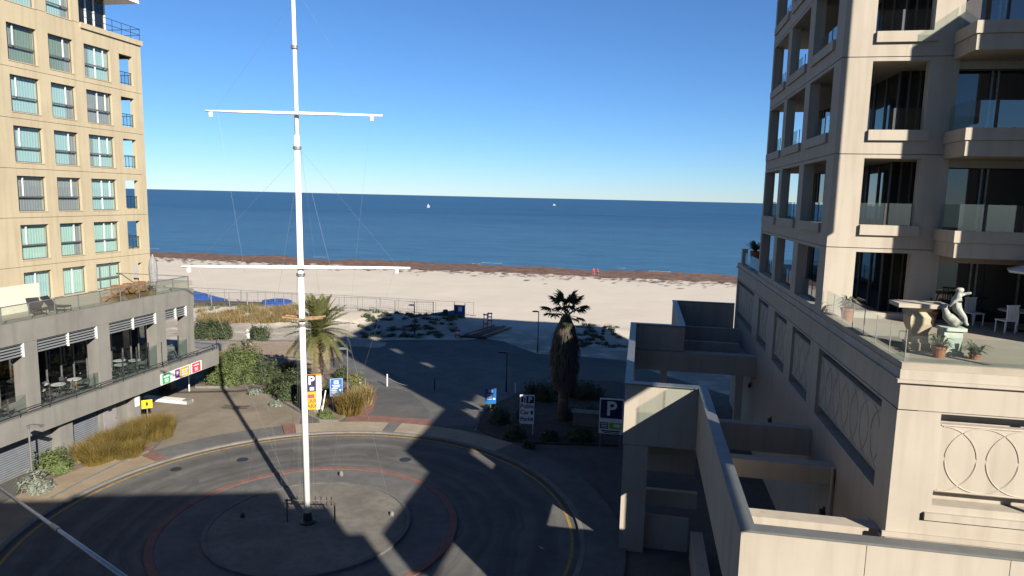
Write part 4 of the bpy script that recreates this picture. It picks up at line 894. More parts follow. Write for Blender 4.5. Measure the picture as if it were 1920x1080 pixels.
o, rect, txt = beamsign(301, 324, (705, 698), 'green and white sign with white digits on the grey car park beam', signwhite)
rect(.08, .74, .04, .96, signgreen); rect(.2, .66, .62, .78, signwhite, 2, 'text_line'); txt('00', .42, .3, .5, signwhite, .01)
o, rect, txt = beamsign(326, 355, (696, 690), 'yellow and violet sign with a white P on the grey car park beam', signwhite)
rect(.03, .34, .12, .95, mat('violet_sign', (.16, .05, .25), rough=.5)); rect(.36, .95, .05, .95, signorange); txt('P', .18, .55, .5, signwhite, .012); rect(.45, .85, .65, .75, signwhite, 2, 'text_line'); rect(.45, .8, .45, .55, signwhite, 2, 'text_line'); rect(.45, .85, .22, .32, signwhite, 2, 'text_line')
o, rect, txt = beamsign(358, 377, (688, 681), 'red and white sign at the right end of the grey car park beam', signwhite)
rect(.06, .88, .04, .96, signred); rect(.2, .74, .68, .78, signwhite, 2, 'text_line'); txt('00', .46, .32, .48, signwhite, .006)
# posts
def post(px, py, h, r, m, label, nm='bollard', cat='bollard', lean=(0, 0), grp='posts at the road edge'):
    b = G(px, py); mb = MB(); t = b + Vector((lean[0], lean[1], h)); mb.path([b - Vector((0, 0, .05)), t, t + Vector((0, 0, .03))], [r, r, r * .6], 10)
    o = thing(nm, label, cat, b, grp); part('shaft', mb, m, o); mb = MB(); mb.lathe([(r * 1.8, 0), (r * 1.8, .03), (r, .05)], b, 10); part('base_plate', mb, galv, o); return b
b1 = post(726, 725, .98, .05, signwhite, 'white bollard holding the sagging chain across the beach road')
b2_ = post(815, 732, .95, .05, darkmetal, 'dark bollard at the shaded end of the sagging chain')
post(675, 728, .7, .045, signwhite, 'left one of two short white posts at the tip of the palm bed')
post(685, 726, .7, .045, galv, 'right one of two short posts at the tip of the palm bed')
post(602, 782, 1.75, .04, signwhite, 'leaning white stake beside the parking totem', 'stake', 'post', (.25, .2))
post(355, 735, 2.05, .05, signwhite, 'white post under the car park beam', 'post', 'post')
post(966, 738, .8, .04, signwhite, 'pale post behind the Public Car Park sign', 'post', 'post')
post(893, 806, .8, .06, kerbconc, 'pale marker post on the corner of the shaded bed', 'post', 'post', (.2, .2))
single('barrier_chain', wire(b1 + Vector((0, 0, .75)), b2_ + Vector((0, 0, .75)), .55, .022), galv, 'sagging chain hung between the white and the dark bollard', 'chain', (b1 + b2_) / 2)
# boom gate under the beam
bb = G(352, 757); o = thing('boom_gate', 'white boom of the car park gate lying level under the beam', 'gate', bb)
mb = MB(); mb.box(bb.x - .25, bb.x + .25, bb.y - .2, bb.y + .2, 0, .3); part('traffic_island', mb, kerbconc, o)
q0, q1 = G(270, 748), G(356, 756); mb = MB(); dd_ = (q1 - q0).normalized(); mb.obox((q0 + q1) / 2 + Vector((0, 0, .1)), dd_, Vector((-dd_.y, dd_.x, 0)), Vector((0, 0, 1)), (q1 - q0).length / 2, .35, .1); part('median_kerb', mb, signwhite, o)

# ================================================================ plants
def leafcloud(mb, c, rx, ry, rz, n, size, rs, hollow=.35, upward=.4, lo=-.25):
    c = Vector(c); seed = rs.random() * 100
    for _ in range(n):
        while True:
            d = Vector((rs.gauss(0, 1), rs.gauss(0, 1), rs.gauss(0, 1))).normalized()
            if d.z > lo: break
        bump_ = .72 + .5 * noise.noise(d * 1.9 + Vector((seed, 0, 0))) + .28 * noise.noise(d * 5 + Vector((0, seed, 0)))
        r = (1 - (1 - hollow) * rs.random() ** 2.2) * bump_
        p = c + Vector((d.x * rx * r, d.y * ry * r, max(0.02, d.z * rz * r + rz * .12)))
        nrm = (d + Vector((0, 0, upward)) + Vector((rs.gauss(0, .5), rs.gauss(0, .5), rs.gauss(0, .5)))).normalized()
        u = nrm.cross(Vector((rs.gauss(0, 1), rs.gauss(0, 1), rs.gauss(0, 1)))).normalized(); w_ = nrm.cross(u)
        s = size * rs.uniform(.6, 1.4)
        mb.face([p - u * s, p - w_ * s * .42, p + u * s, p + w_ * s * .42])
def shrub(px, py, wpx, hpx, m, label, name='shrub', group='shrubs in the beds', dens=1.0, size=.085, seed=0, cat='shrub'):
    b = G(px, py); dist = (b - CPOS).dot(CF); rx = wpx / 2 * dist / F_PX; rz = hpx * dist / F_PX * .98
    rs = random.Random(seed + int(px * 7 + py)); o = thing(name, label, cat, b, group)
    ry = rx * .75; mb = MB(); bc = b + Vector((0, 0, 0))
    k = max(2, int(rx * 2.2))
    leafcloud(mb, bc + Vector((0, 0, rz * .12)), rx * .95, ry, rz * .9, int(dens * 1500 * max(.35, rx * ry)), size, rs)
    for _ in range(k):
        a = rs.random() * 6.28; q = rs.uniform(.3, .65)
        leafcloud(mb, bc + Vector((math.cos(a) * rx * q, math.sin(a) * ry * q, rz * .1)), rx * .5, ry * .5, rz * rs.uniform(.55, .95), int(dens * 600 * max(.3, rx * ry)), size, rs)
    part('foliage', mb, m, o)
    st = MB()
    for _ in range(9):
        a = rs.random() * 6.28; st.tube(bc + Vector((math.cos(a) * .08, math.sin(a) * .08, -.05)), bc + Vector((math.cos(a) * rx * .6, math.sin(a) * ry * .6, rz * .6)), .025, .008, 5)
    part('stem', st, bark, o)
def grasstuft(mb, b, r, h, n, rs, lean=.5, w=.02):
    for _ in range(n):
        a = rs.random() * 6.28; q = r * math.sqrt(rs.random()); p = b + Vector((math.cos(a) * q, math.sin(a) * q, -.02))
        a2 = rs.random() * 6.28; hh = h * rs.uniform(.55, 1.1); d = Vector((math.cos(a2), math.sin(a2), 0)) * hh * lean * rs.uniform(.2, 1) + Vector((math.cos(a), math.sin(a), 0)) * q * .4
        s = Vector((-math.sin(a2), math.cos(a2), 0)) * w * rs.uniform(.6, 1.4)
        m_ = p + d * .35 + Vector((0, 0, hh * .62)); t = p + d + Vector((0, 0, hh))
        n0 = len(mb.v); mb.raw([p - s, p + s, m_ + s * .8, m_ - s * .8, t], [(0, 1, 2, 3), (3, 2, 4)])
def tuft(px, py, wpx, hpx, m, label, n=700, lean=.5, group='grass clumps', w=.022, name='grass_clump'):
    b = G(px, py); dist = (b - CPOS).dot(CF); rs = random.Random(int(px * 3 + py)); mb = MB()
    grasstuft(mb, b, wpx / 2 * dist / F_PX, hpx * dist / F_PX, n, rs, lean, w)
    single(name, mb, m, label, 'grass', b, group)
for (px, py, w_, h_, m_, lb) in [
    (402, 722, 70, 72, bushg, 'tall green shrub right beside the car park beam end'),
    (452, 706, 104, 70, bushg, 'widest bright green shrub at the back of the palm bed'),
    (498, 722, 74, 56, bushd, 'dark green shrub in the middle of the palm bed'),
    (538, 750, 78, 70, bushd, 'large dense green shrub left of the mast by the driveway kerb'),
    (478, 740, 34, 20, bushs, 'low silver shrub on the driveway edge of the palm bed'),
    (563, 705, 36, 26, bushs, 'grey green shrub under the shadow of the date palm'),
    (640, 712, 44, 26, bushd, 'dark shrub right behind the blue information sign'),
    (668, 720, 40, 24, bushy, 'yellow green shrub near the tip of the palm bed'),
    (672, 742, 48, 36, bushy, 'olive shrub at the right tip of the palm bed'),
    (612, 786, 42, 18, bushg, 'low green ground shrub at the foot of the leaning stake'),
    (588, 774, 26, 24, bushs, 'small silver shrub at the foot of the parking totem'),
    (620, 742, 36, 34, bushd, 'dark shrub between date palm and blue information sign'),
    (430, 726, 50, 40, bushg, 'green shrub between the beam end shrub and the widest shrub'),
    (470, 722, 50, 40, bushg, 'green shrub just behind the low silver shrub'),
    (515, 742, 46, 38, bushg, 'bright green shrub left of the large dense shrub'),
    (565, 764, 34, 40, bushd, 'dark narrow shrub pressed against the mast line by the totem'),
    (516, 762, 26, 14, bushs, 'tiny grey shrub on the driveway kerb left of the mast'),
    (398, 634, 80, 38, bushd, 'dark green shrub behind the walkway beside the podium corner'),
    (490, 638, 52, 32, bushd, 'small dark green shrub on the walkway right of the walker'),
    (100, 884, 84, 48, bushg, 'green shrub in front of the garage shutters'),
    (68, 922, 84, 42, bushs, 'silver grey shrub at the foot of the left street lamp'),
    (150, 868, 24, 14, bushy, 'tiny olive shrub at the concrete column foot')]:
    shrub(px, py, w_, h_, m_, lb)
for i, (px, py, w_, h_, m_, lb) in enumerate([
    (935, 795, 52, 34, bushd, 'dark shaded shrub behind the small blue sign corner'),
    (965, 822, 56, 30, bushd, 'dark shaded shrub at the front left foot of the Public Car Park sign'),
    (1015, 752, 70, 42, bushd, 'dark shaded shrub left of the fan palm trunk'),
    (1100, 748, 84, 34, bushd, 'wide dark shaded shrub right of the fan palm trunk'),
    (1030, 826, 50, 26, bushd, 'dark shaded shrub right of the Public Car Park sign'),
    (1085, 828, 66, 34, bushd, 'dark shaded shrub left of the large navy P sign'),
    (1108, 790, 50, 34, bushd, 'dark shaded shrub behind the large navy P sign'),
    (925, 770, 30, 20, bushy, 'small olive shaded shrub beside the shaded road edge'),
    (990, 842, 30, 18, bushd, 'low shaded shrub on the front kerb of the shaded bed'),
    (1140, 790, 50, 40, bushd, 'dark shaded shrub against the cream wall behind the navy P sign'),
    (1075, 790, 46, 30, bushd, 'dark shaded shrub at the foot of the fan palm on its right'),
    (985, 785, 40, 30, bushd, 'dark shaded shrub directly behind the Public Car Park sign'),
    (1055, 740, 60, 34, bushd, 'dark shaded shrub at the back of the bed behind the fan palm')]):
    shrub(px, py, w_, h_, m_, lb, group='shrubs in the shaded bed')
mb = MB(); ub_ = G(1100, 800); mb.box(ub_.x - .9, ub_.x + .9, ub_.y - .3, ub_.y + .3, 0.1, .95); mb.box(ub_.x - 1.0, ub_.x + 1.0, ub_.y - .4, ub_.y + .4, .951, 1.02)
single('utility_cabinet', mb, kerbconc, 'low pale utility cabinet in the shaded bed behind the large P sign', 'cabinet', ub_)
names = ['at the left end', 'second from the left', 'beside the concrete column', 'under the service door', 'below the pale door', 'in the middle of the row', 'below the yellow sign', 'at the driveway end', 'in front by the footpath', 'in the front, near the column']
for i, (px, py, w_, h_) in enumerate([(165, 862, 44, 34), (190, 866, 44, 40), (205, 850, 48, 44), (228, 846, 48, 44), (250, 838, 48, 46), (262, 826, 46, 42), (280, 826, 44, 46), (302, 820, 40, 44), (240, 858, 44, 34), (178, 872, 34, 24)]):
    tuft(px, py, w_, h_, ochregrass, 'ochre rush clump by the garage wall, ' + names[i], 2400, .45, 'ochre rushes along the garage wall', .011, 'rush_clump')
tuft(655, 775, 46, 42, ochregrass, 'brown grass clump at the front tip of the palm bed', 1300, .55)
tuft(680, 758, 34, 34, drygrass, 'straw coloured grass clump beside the red paving tip', 800, .55)
tuft(545, 700, 30, 24, ochregrass, 'brown grass clump in the shade of the palm crown', 600, .5)
tuft(600, 768, 24, 20, ochregrass, 'brown grass clump behind the leaning stake', 500, .5)
tuft(412, 690, 20, 36, drygrass, 'straw grass clump beside the beam corner post', 500, .4)
# dune grasses as one mass each side
mb = MB(); rs = random.Random(21)
for _ in range(230):
    px = rs.uniform(375, 560); py = 606 - abs(rs.gauss(0, 7)) + (px - 375) * .012
    b = G(px, py); b.z = ghf(b.x, b.y); grasstuft(mb, b, .6, rs.uniform(.3, .95), 44, rs, .7, .016)
struct('dune_grass', mb, drygrass, 'stuff')
mb = MB()
for _ in range(90):
    px = rs.uniform(370, 640); py = rs.uniform(582, 600); b = G(px, py); b.z = ghf(b.x, b.y); grasstuft(mb, b, .5, .45, 26, rs, .7, .03)
struct('dune_grass', mb, leafmat('green_dune_grass', (0.15, 0.16, 0.06), (0.1, 0.11, 0.04)), 'stuff')
mb = MB()
for k in range(150):
    if k < 105: px, py = rs.uniform(675, 850), rs.uniform(600, 634)
    else: px, py = rs.uniform(1085, 1170), rs.uniform(612, 650)
    b = G(px, py); b.z = ghf(b.x, b.y); leafcloud(mb, b, rs.uniform(.3, 1.0), rs.uniform(.3, .8), rs.uniform(.15, .5), 90, .1, rs)
struct('dune_scrub', mb, bushd, 'stuff')
mb = MB()
for _ in range(60):
    px = rs.uniform(845, 868); py = rs.uniform(598, 616); b = G(px, py); b.z = ghf(b.x, b.y); leafcloud(mb, b, .5, .5, .35, 40, .1, rs)
struct('dune_scrub', mb, bushy, 'stuff')
# ---- date palm
def frond_mesh(L, droop, nl, rs, wid=.5):
    mb = MB(); pts = []; p = Vector((0, 0, 0)); ang = 0
    N = 10
    for i in range(N + 1): 
        t = i / N; pts.append(Vector((L * (t - .12 * droop * t * t), 0, -droop * L * .75 * t * t)))
    mb.path(pts, [.035 * (1 - .85 * i / N) for i in range(N + 1)], 4)
    for k in range(nl):
        t = .1 + .88 * k / nl; i = min(N - 1, int(t * N)); q = pts[i].lerp(pts[i + 1], t * N - i); tg = (pts[i + 1] - pts[i]).normalized()
        ll = wid * math.sin(math.pi * min(1, .12 + t * .9)) ** .6 * rs.uniform(.85, 1.1)
        for s in (-1, 1):
            d = (tg * .75 + Vector((0, s * .9, 0)) + Vector((0, 0, .28 - .35 * rs.random()))).normalized()
            wv = (tg * .03)
            e = q + d * ll - Vector((0, 0, .1 * ll)); mm_ = q + d * ll * .5
            mb.raw([q - wv * .6, q + wv * .6, mm_ + wv, mm_ - wv, e], [(0, 1, 2, 3), (3, 2, 4)])
    return mb
pb = G(598, 738); dp = thing('date_palm', 'feathery date palm with a stout trunk behind the white mast', 'palm tree', pb)
ZC = 5.0; mb = MB(); rs = random.Random(4); N = 22
prof = [(.36 - .06 * (i / N) + (.03 if i % 2 else 0) + (.1 if i > N - 4 else 0), -.1 + (ZC - .4) * i / N) for i in range(N + 1)]
mb.lathe(prof, pb, 18); tr = part('trunk', mb, bark, dp)
mb = MB()
for k in range(120):
    a = k * 2.4; z = .6 + (ZC - 1.1) * k / 120; d = Vector((math.cos(a), math.sin(a), 0)); r_ = .33 + (.08 if z > ZC - 1.6 else 0)
    mb.obox(pb + d * r_ + Vector((0, 0, z)), (d * .4 + Vector((0, 0, 1))).normalized(), d.cross(Vector((0, 0, 1))), (d - Vector((0, 0, .4))).normalized(), .09, .06, .025)
mb.f and part('leaf_bases', mb, bark, tr)
fm = []
for v in range(5):
    m_ = frond_mesh(2.8, (.18, .32, .5, .7, .95)[v], 46, rs, .55); o = link('frond', m_, frondmat if v < 4 else fronddry); fm.append(o.data); bpy.data.objects.remove(o)
for k in range(60):
    t = k / 59; v = min(4, int(t ** 1.25 * 5)); el = 84 - 112 * t ** .95 + rs.uniform(-9, 9)
    share('frond', fm[v], dp, (0, 0, ZC - .12 - .3 * t), (0, -R(el) if True else 0, 0)).rotation_euler = Matrix.Rotation(k * 2.399 + rs.uniform(-.2, .2), 3, 'Z').to_4x4().to_3x3().__matmul__(Matrix.Rotation(-R(el), 3, 'Y')).to_euler()
# ---- skirted fan palm
fb = G(1055, 790); fpm = thing('fan_palm', 'shaded fan palm with a thick skirt of dead leaves beside the navy P sign', 'palm tree', fb)
HT = above(fb, 1064, 590).z
mb = MB(); mb.path([fb - Vector((0, 0, .1)), fb + Vector((0, 0, 1.5)), fb + Vector((0, 0, HT))], [.42, .34, .24], 14); part('trunk', mb, bark, fpm, True)
zs0 = above(fb, 1056, 722).z
mb = MB(); rs = random.Random(8)
for k in range(2600):
    t = rs.random(); z = zs0 + (HT - .1 - zs0) * t; a = rs.random() * 6.28
    rad = (.62 + .28 * math.sin(math.pi * min(1, t * 1.05)) - .35 * max(0, t - .75) * 3) * rs.uniform(.8, 1.08) * (1 + .12 * noise.noise((math.cos(a) * 2, math.sin(a) * 2, z)))
    d = Vector((math.cos(a), math.sin(a), 0)); L = rs.uniform(.35, .8); w_ = rs.uniform(.02, .06); s = Vector((-d.y, d.x, 0)) * w_
    p = fb + d * rad * .85; p.z = z; q = fb + d * rad * rs.uniform(.95, 1.28); q.z = max(z - L, zs0 - .25)
    mb.face([p - s, p + s, q + s * 1.4, q - s * .4])
mb.lathe([(.35, zs0 + .2), (.62, zs0 + .5), (.74, (zs0 + HT) / 2), (.6, HT - .8), (.25, HT - .1)], (fb.x, fb.y, 0), 16)
part('dead_leaf_skirt', mb, skirtmat, fpm)
def fanleaf(rs, Rl=.8):
    mb = MB(); mb.path([(0, 0, 0), (.5, 0, .04), (.95, 0, 0)], [.025, .02, .015], 5); n = 26; c = Vector((.9, 0, 0))
    for k in range(n):
        a0 = R(-125 + 250 * k / n); a1 = R(-125 + 250 * (k + 1) / n); am = (a0 + a1) / 2; f_ = .035 * (1 if k % 2 else -1)
        r1 = Rl * (.95 - .25 * abs(am) / R(125)) * rs.uniform(.9, 1.08)
        p1 = c + Vector((math.cos(a0) * r1 * .62, math.sin(a0) * r1 * .62, f_ - .05)); p2 = c + Vector((math.cos(a1) * r1 * .62, math.sin(a1) * r1 * .62, -f_ - .05)); t = c + Vector((math.cos(am) * r1, math.sin(am) * r1, -.22 * rs.uniform(.6, 1.4)))
        mb.raw([c, p1, p2, t], [(0, 1, 2), (1, 3, 2)])
    return mb
for k in range(17):
    a = k * 2.4 + .3; el = 72 - 95 * (k / 16) ** 1.2 + rs.uniform(-8, 8)
    m_ = fanleaf(rs, .62); o = link('fan_leaf', m_, fanmat, fpm); o.location = (0, 0, HT - .05)
    o.rotation_euler = (Matrix.Rotation(a, 3, 'Z') @ Matrix.Rotation(-R(el), 3, 'Y')).to_euler(); s_ = 1.25 if el > 0 else .9; o.scale = (s_, s_, s_)

# ================================================================ the site on the beach: fences, tarpaulins, planks
def fence(pa, pb_, n, h, label, skip=()):
    A, B = G(*pa), G(*pb_); A.z = ghf(A.x, A.y); B.z = ghf(B.x, B.y); o = thing('mesh_fence', label, 'fence', A, 'temporary fences on the sand')
    P = []
    for k in range(n + 1):
        p = A.lerp(B, k / n); p.z = ghf(p.x, p.y); P.append(p)
        mb = MB(); mb.tube(p, p + Vector((0, 0, h)), .05 if k % 4 else .085, n=6); part('fence_post', mb, galv, o)
        mb = MB(); mb.box(p.x - .3, p.x + .3, p.y - .12, p.y + .12, p.z - .02, p.z + .12); part('fence_foot', mb, galv, o)
    for a, b in zip(P, P[1:]):
        mb = MB()
        for z in (.15, h - .04): mb.tube(a + Vector((0, 0, z)), b + Vector((0, 0, z)), .03, n=5)
        for k in range(1, 8): mb.tube(a.lerp(b, k / 8) + Vector((0, 0, .15)), a.lerp(b, k / 8) + Vector((0, 0, h - .04)), .005, n=3)
        for k in range(1, 6): mb.tube(a + Vector((0, 0, .15 + (h - .2) * k / 6)), b + Vector((0, 0, .15 + (h - .2) * k / 6)), .005, n=3)
        part('mesh_panel', mb, galv, o)
fence((330, 560), (888, 592), 17, 1.9, 'temporary mesh fence along the beach, the farther of two rows')
fence((330, 583), (812, 602), 14, 1.95, 'temporary mesh fence on the dune edge, the nearer of two rows')
def tarp(pts, hts, label, m=bluetarp):
    P = [G(*p) for p in pts]; c = sum(P, Vector()) / len(P); mb = MB(); N = 14
    A, B, C_2, D2 = P; vs = []
    for j in range(N + 1):
        for i in range(N + 1):
            u, v = i / N, j / N; p = A.lerp(B, u).lerp(D2.lerp(C_2, u), v); e = (math.sin(math.pi * u) * math.sin(math.pi * v)) ** .5
            p.z = ghf(p.x, p.y) + .04 + e * (hts[0] + (hts[1] - hts[0]) * u) + .06 * noise.noise(p * .9) * e; vs.append(p)
    mb.raw(vs, [(j * (N + 1) + i, j * (N + 1) + i + 1, (j + 1) * (N + 1) + i + 1, (j + 1) * (N + 1) + i) for j in range(N) for i in range(N)])
    single('tarpaulin', mb, m, label, 'tarpaulin', c, 'blue tarpaulins on the beach site', True)
tarp([(335, 566), (430, 567), (425, 560), (335, 545)], (1.2, .2), 'blue tarpaulin mound beside the corner of the podium')
tarp([(488, 572), (552, 576), (548, 563), (492, 562)], (.45, .7), 'flat blue tarpaulin heap left of the date palm crown')
mb = MB(); A, B = G(345, 568), G(492, 572); mb.path([Vector((p.x, p.y, ghf(p.x, p.y) + .2)) for p in (A.lerp(B, k / 8) for k in range(9))], .3, 10)
single('drain_pipe', mb, mat('black_pipe', (.045, .04, .04), rough=.6), 'long dark pipe lying on the sand between the two fences', 'pipe', A, 'pipes on the beach')
mb = MB(); A, B = G(345, 579), G(440, 584); mb.path([Vector((p.x, p.y, ghf(p.x, p.y) + .1)) for p in (A.lerp(B, k / 8) for k in range(9))], .14, 8)
single('drain_pipe', mb, MATS['black_pipe'], 'thinner dark pipe in front of the nearer fence', 'pipe', A, 'pipes on the beach')
# blue hoarding with tarp
hb = G(862, 604); hb.z = ghf(hb.x, hb.y); ho = thing('blue_hoarding', 'blue sheeted hoarding with a small white window at the beach end of the fence', 'hoarding', hb)
mb = MB(); mb.box(hb.x - .75, hb.x + .65, hb.y - .05, hb.y + .05, hb.z, hb.z + 1.7); part('sheet_panel', mb, bluetarp, ho)
mb = MB(); mb.box(hb.x - .2, hb.x + .3, hb.y - .07, hb.y - .052, hb.z + .9, hb.z + 1.5); part('white_window', mb, signwhite, ho)
for q in (-.75, .65):
    mb = MB(); mb.tube((hb.x + q, hb.y, hb.z), (hb.x + q, hb.y, hb.z + 1.95), .045, n=6); part('post', mb, galv, ho)
mb = MB(); mb.raw([(hb.x - .8, hb.y, hb.z + 1.0), (hb.x - .8, hb.y - 1.9, hb.z + .05), (hb.x - 3.8, hb.y - 2.2, hb.z + .05), (hb.x - 3.6, hb.y - .6, hb.z + .55), (hb.x - .8, hb.y + .4, hb.z + .03), (hb.x - 3.4, hb.y + .2, hb.z + .03)], [(0, 1, 2, 3), (0, 3, 5, 4), (0, 4, 1), (3, 2, 5)]); part('trailing_sheet', mb, bluetarp, ho)
gb = G(835, 606); gb.z = ghf(gb.x, gb.y); mb = MB(); mb.lathe([(.25, 0), (.32, .5), (.33, .75), (.26, .85)], gb, 12); single('dark_bin', mb, darkmetal, 'small dark bin left of the blue hoarding', 'bin', gb)
# planks
pl = thing('plank_pile', 'slanting pile of dark planks at the end of the beach road', 'planks', G(885, 632))
A = G(866, 632); rs = random.Random(2)
for k in range(11):
    a = A + Vector((.27 * k, .1 * rs.random(), .12 + .16 * (k % 2))); b = a + Vector((2.3 + rs.uniform(-.3, .3), 4.8, .35 + rs.uniform(-.1, .1))); d = (b - a).normalized(); s = Vector((d.y, -d.x, 0)).normalized()
    mb = MB(); mb.obox((a + b) / 2, d, s, d.cross(s), (b - a).length / 2, .1, .04); part('plank', mb, galv if k % 3 == 0 else woodbrown, pl)
mb = MB(); mb.box(A.x - .1, A.x + 2.9, A.y - .3, A.y + .2, A.z - .05, A.z + .22); part('bearer', mb, darkmetal, pl)
def barrier(px, py, hpx, label):
    b = G(px, py); b.z = ghf(b.x, b.y); h = hpx * (b - CPOS).dot(CF) / F_PX; o = thing('red_barrier', label, 'barrier', b, 'red barriers by the planks')
    for q in (-.5, .5):
        mb = MB(); mb.tube(b + Vector((q * .5, 0, 0)), b + Vector((q * .35, 0, h)), .05, n=6); part('leg', mb, redplastic, o)
    for z in (.35, .65, .92):
        mb = MB(); mb.box(b.x - .3, b.x + .3, b.y - .04, b.y + .04, b.z + h * z - .07, b.z + h * z + .07); part('rail', mb, redplastic if z != .65 else signwhite, o)
barrier(910, 624, 30, 'red and white barrier at the right end of the planks')
barrier(918, 618, 24, 'red and white barrier farthest right beside the planks')
barrier(858, 634, 16, 'low red barrier at the left foot of the planks')
# ================================================================ boats
def boat(px, py, L, h, label):
    b = G(px, py, -2.0); o = thing('sailing_boat', label, 'boat', b, 'boats on the sea')
    mb = MB(); mb.raw([(b.x - L / 2, b.y - L * .12, b.z + .9), (b.x + L * .4, b.y - L * .12, b.z + .9), (b.x + L * .6, b.y, b.z + 1.2), (b.x + L * .4, b.y + L * .12, b.z + .9), (b.x - L / 2, b.y + L * .12, b.z + .9), (b.x - L * .45, b.y, b.z - .3), (b.x + L * .4, b.y, b.z - .3)], [(0, 1, 2, 3, 4), (0, 5, 6, 1), (1, 6, 2), (2, 6, 3), (3, 6, 5, 4), (0, 4, 5)]); part('hull', mb, signwhite, o)
    mb = MB(); mb.tube((b.x, b.y, b.z + .8), (b.x, b.y, b.z + h), .12, n=6); part('mast', mb, signwhite, o)
    mb = MB(); mb.raw([(b.x + .15, b.y, b.z + 1.6), (b.x - L * .45, b.y + .4, b.z + 1.7), (b.x + .1, b.y, b.z + h)], [(0, 1, 2)]); mb.raw([(b.x + .3, b.y, b.z + h * .9), (b.x + L * .55, b.y - .2, b.z + 1.3), (b.x + .3, b.y + .2, b.z + 1.5)], [(0, 1, 2)]); part('sail', mb, signwhite, o)
boat(803, 389, 4, 5.0, 'small white boat nearer the mast on the open sea')
boat(1039, 385.5, 6, 4, 'small white boat farther right near the horizon')

# ================================================================ people
def skinned(name, verts, edges, mats, zones, parent):
    me = bpy.data.meshes.new(name); me.from_pydata([v[:3] for v in verts], edges, []); o = bpy.data.objects.new(name, me); COL.objects.link(o)
    md = o.modifiers.new('skin', 'SKIN')
    for i, v in enumerate(verts): me.skin_vertices[0].data[i].radius = v[3] if isinstance(v[3], tuple) else (v[3], v[3])
    me.skin_vertices[0].data[0].use_root = True
    s = o.modifiers.new('sub', 'SUBSURF'); s.levels = 2; s.render_levels = 2
    dg = bpy.context.evaluated_depsgraph_get(); m2 = bpy.data.meshes.new_from_object(o.evaluated_get(dg)); bpy.data.objects.remove(o)
    m2.materials.clear()
    for m in mats: m2.materials.append(m)
    for p_ in m2.polygons: p_.material_index = zones(p_.center); p_.use_smooth = True
    r = bpy.data.objects.new(name, m2); COL.objects.link(r); r.parent = parent; return r
def person(loc, rz, label, shirt, shorts, hat, scale=1.0, skip_hat=False):
    o = thing('person', label, 'person', loc, rz=rz + 1e-5)
    # walking pose, facing +x
    V = [(0, 0, .93, (.16, .12)), (0, 0, 1.12, (.145, .105)), (.02, 0, 1.34, (.18, .115)), (.03, 0, 1.47, .07), (.05, 0, 1.56, .06), (.06, 0, 1.66, (.088, .10)), (.06, 0, 1.74, (.07, .08)),
         (.02, .19, 1.40, .06), (-.08, .25, 1.14, .048), (.06, .26, .93, .036), (.1, .26, .85, .036),
         (.02, -.19, 1.40, .06), (.10, -.25, 1.15, .048), (.28, -.22, 1.0, .036), (.34, -.21, .95, .036),
         (.02, .1, .86, .095), (.2, .1, .5, .065), (.22, .1, .1, .042), (.36, .1, .05, .045),
         (-.02, -.1, .86, .095), (-.1, -.1, .48, .065), (-.36, -.1, .16, .042), (-.27, -.1, .04, .045)]
    E_ = [(0, 1), (1, 2), (2, 3), (3, 4), (4, 5), (5, 6), (2, 7), (7, 8), (8, 9), (9, 10), (2, 11), (11, 12), (12, 13), (13, 14), (0, 15), (15, 16), (16, 17), (17, 18), (0, 19), (19, 20), (20, 21), (21, 22)]
    def z_(c):
        if c.z > 1.46: return 2
        if abs(c.y) > .18 and c.z < 1.15: return 2
        if c.z > .92: return 0
        if c.z > .48: return 1
        return 3 if c.z < .1 else 2
    b = skinned('body', V, E_, [shirt, shorts, skinm, signwhite], z_, o)
    mb = MB(); mb.lathe([(.19, 1.70), (.19, 1.715), (.11, 1.725), (.1, 1.8), (.04, 1.84)], (.06, 0, 0), 14)
    if not skip_hat: lpart('hat', mb, hat, o)
    else:
        mb = MB(); mb.sphere((.04, 0, 1.71), .1, .1, .1, 10, 6); lpart('hair', mb, darkmetal, o)
    mb = MB(); mb.sphere((.165, 0, 1.645), .02, .018, .03, 6, 4); lpart('nose', mb, skinm, o)
    for s in (-1, 1):
        mb = MB(); mb.sphere((.145, .035 * s, 1.68), .012, .014, .01, 6, 4); lpart('eye', mb, blacktext, o)
    for s, bx in ((1, (.1, .26, .82)), (-1, (.36, -.21, .93))):
        for k in range(5):
            mb = MB(); q = Vector(bx); e = q + Vector((.012 + .02 * (k - 2) * .6, .012 * (k - 2), -.075 + .012 * abs(k - 2))) if s == 1 else q + Vector((.07 - .01 * abs(k - 2), .012 * (k - 2), -.03)); mb.path([q, q.lerp(e, .5) + Vector((0, 0, .004)), e], [.011, .01, .007], 5); lpart('finger', mb, skinm, o)
    o.scale = (scale,) * 3
    return o
wp = G(466, 652); wp.z = gz(wp.y) + .02
person(wp, R(YAW * 57.3 + 180 - 15), 'person walking on the brown path in pale shirt, dark shorts and white hat', shirtm, shortsm, hatm, 1.0)
rp_ = G(1113, 516.5); rp_.z = ghf(rp_.x, rp_.y); person(rp_, R(120), 'left one of two beach walkers, in red, beside the seaweed bank', redcloth, redcloth, redcloth, 1.0, True)
rp_ = G(1120, 516.5); rp_.z = ghf(rp_.x, rp_.y); person(rp_, R(-60), 'right one of two beach walkers, in dark red, beside the seaweed bank', mat('maroon_cloth', (.25, .03, .04), rough=.9), shortsm, redcloth, .97, True)

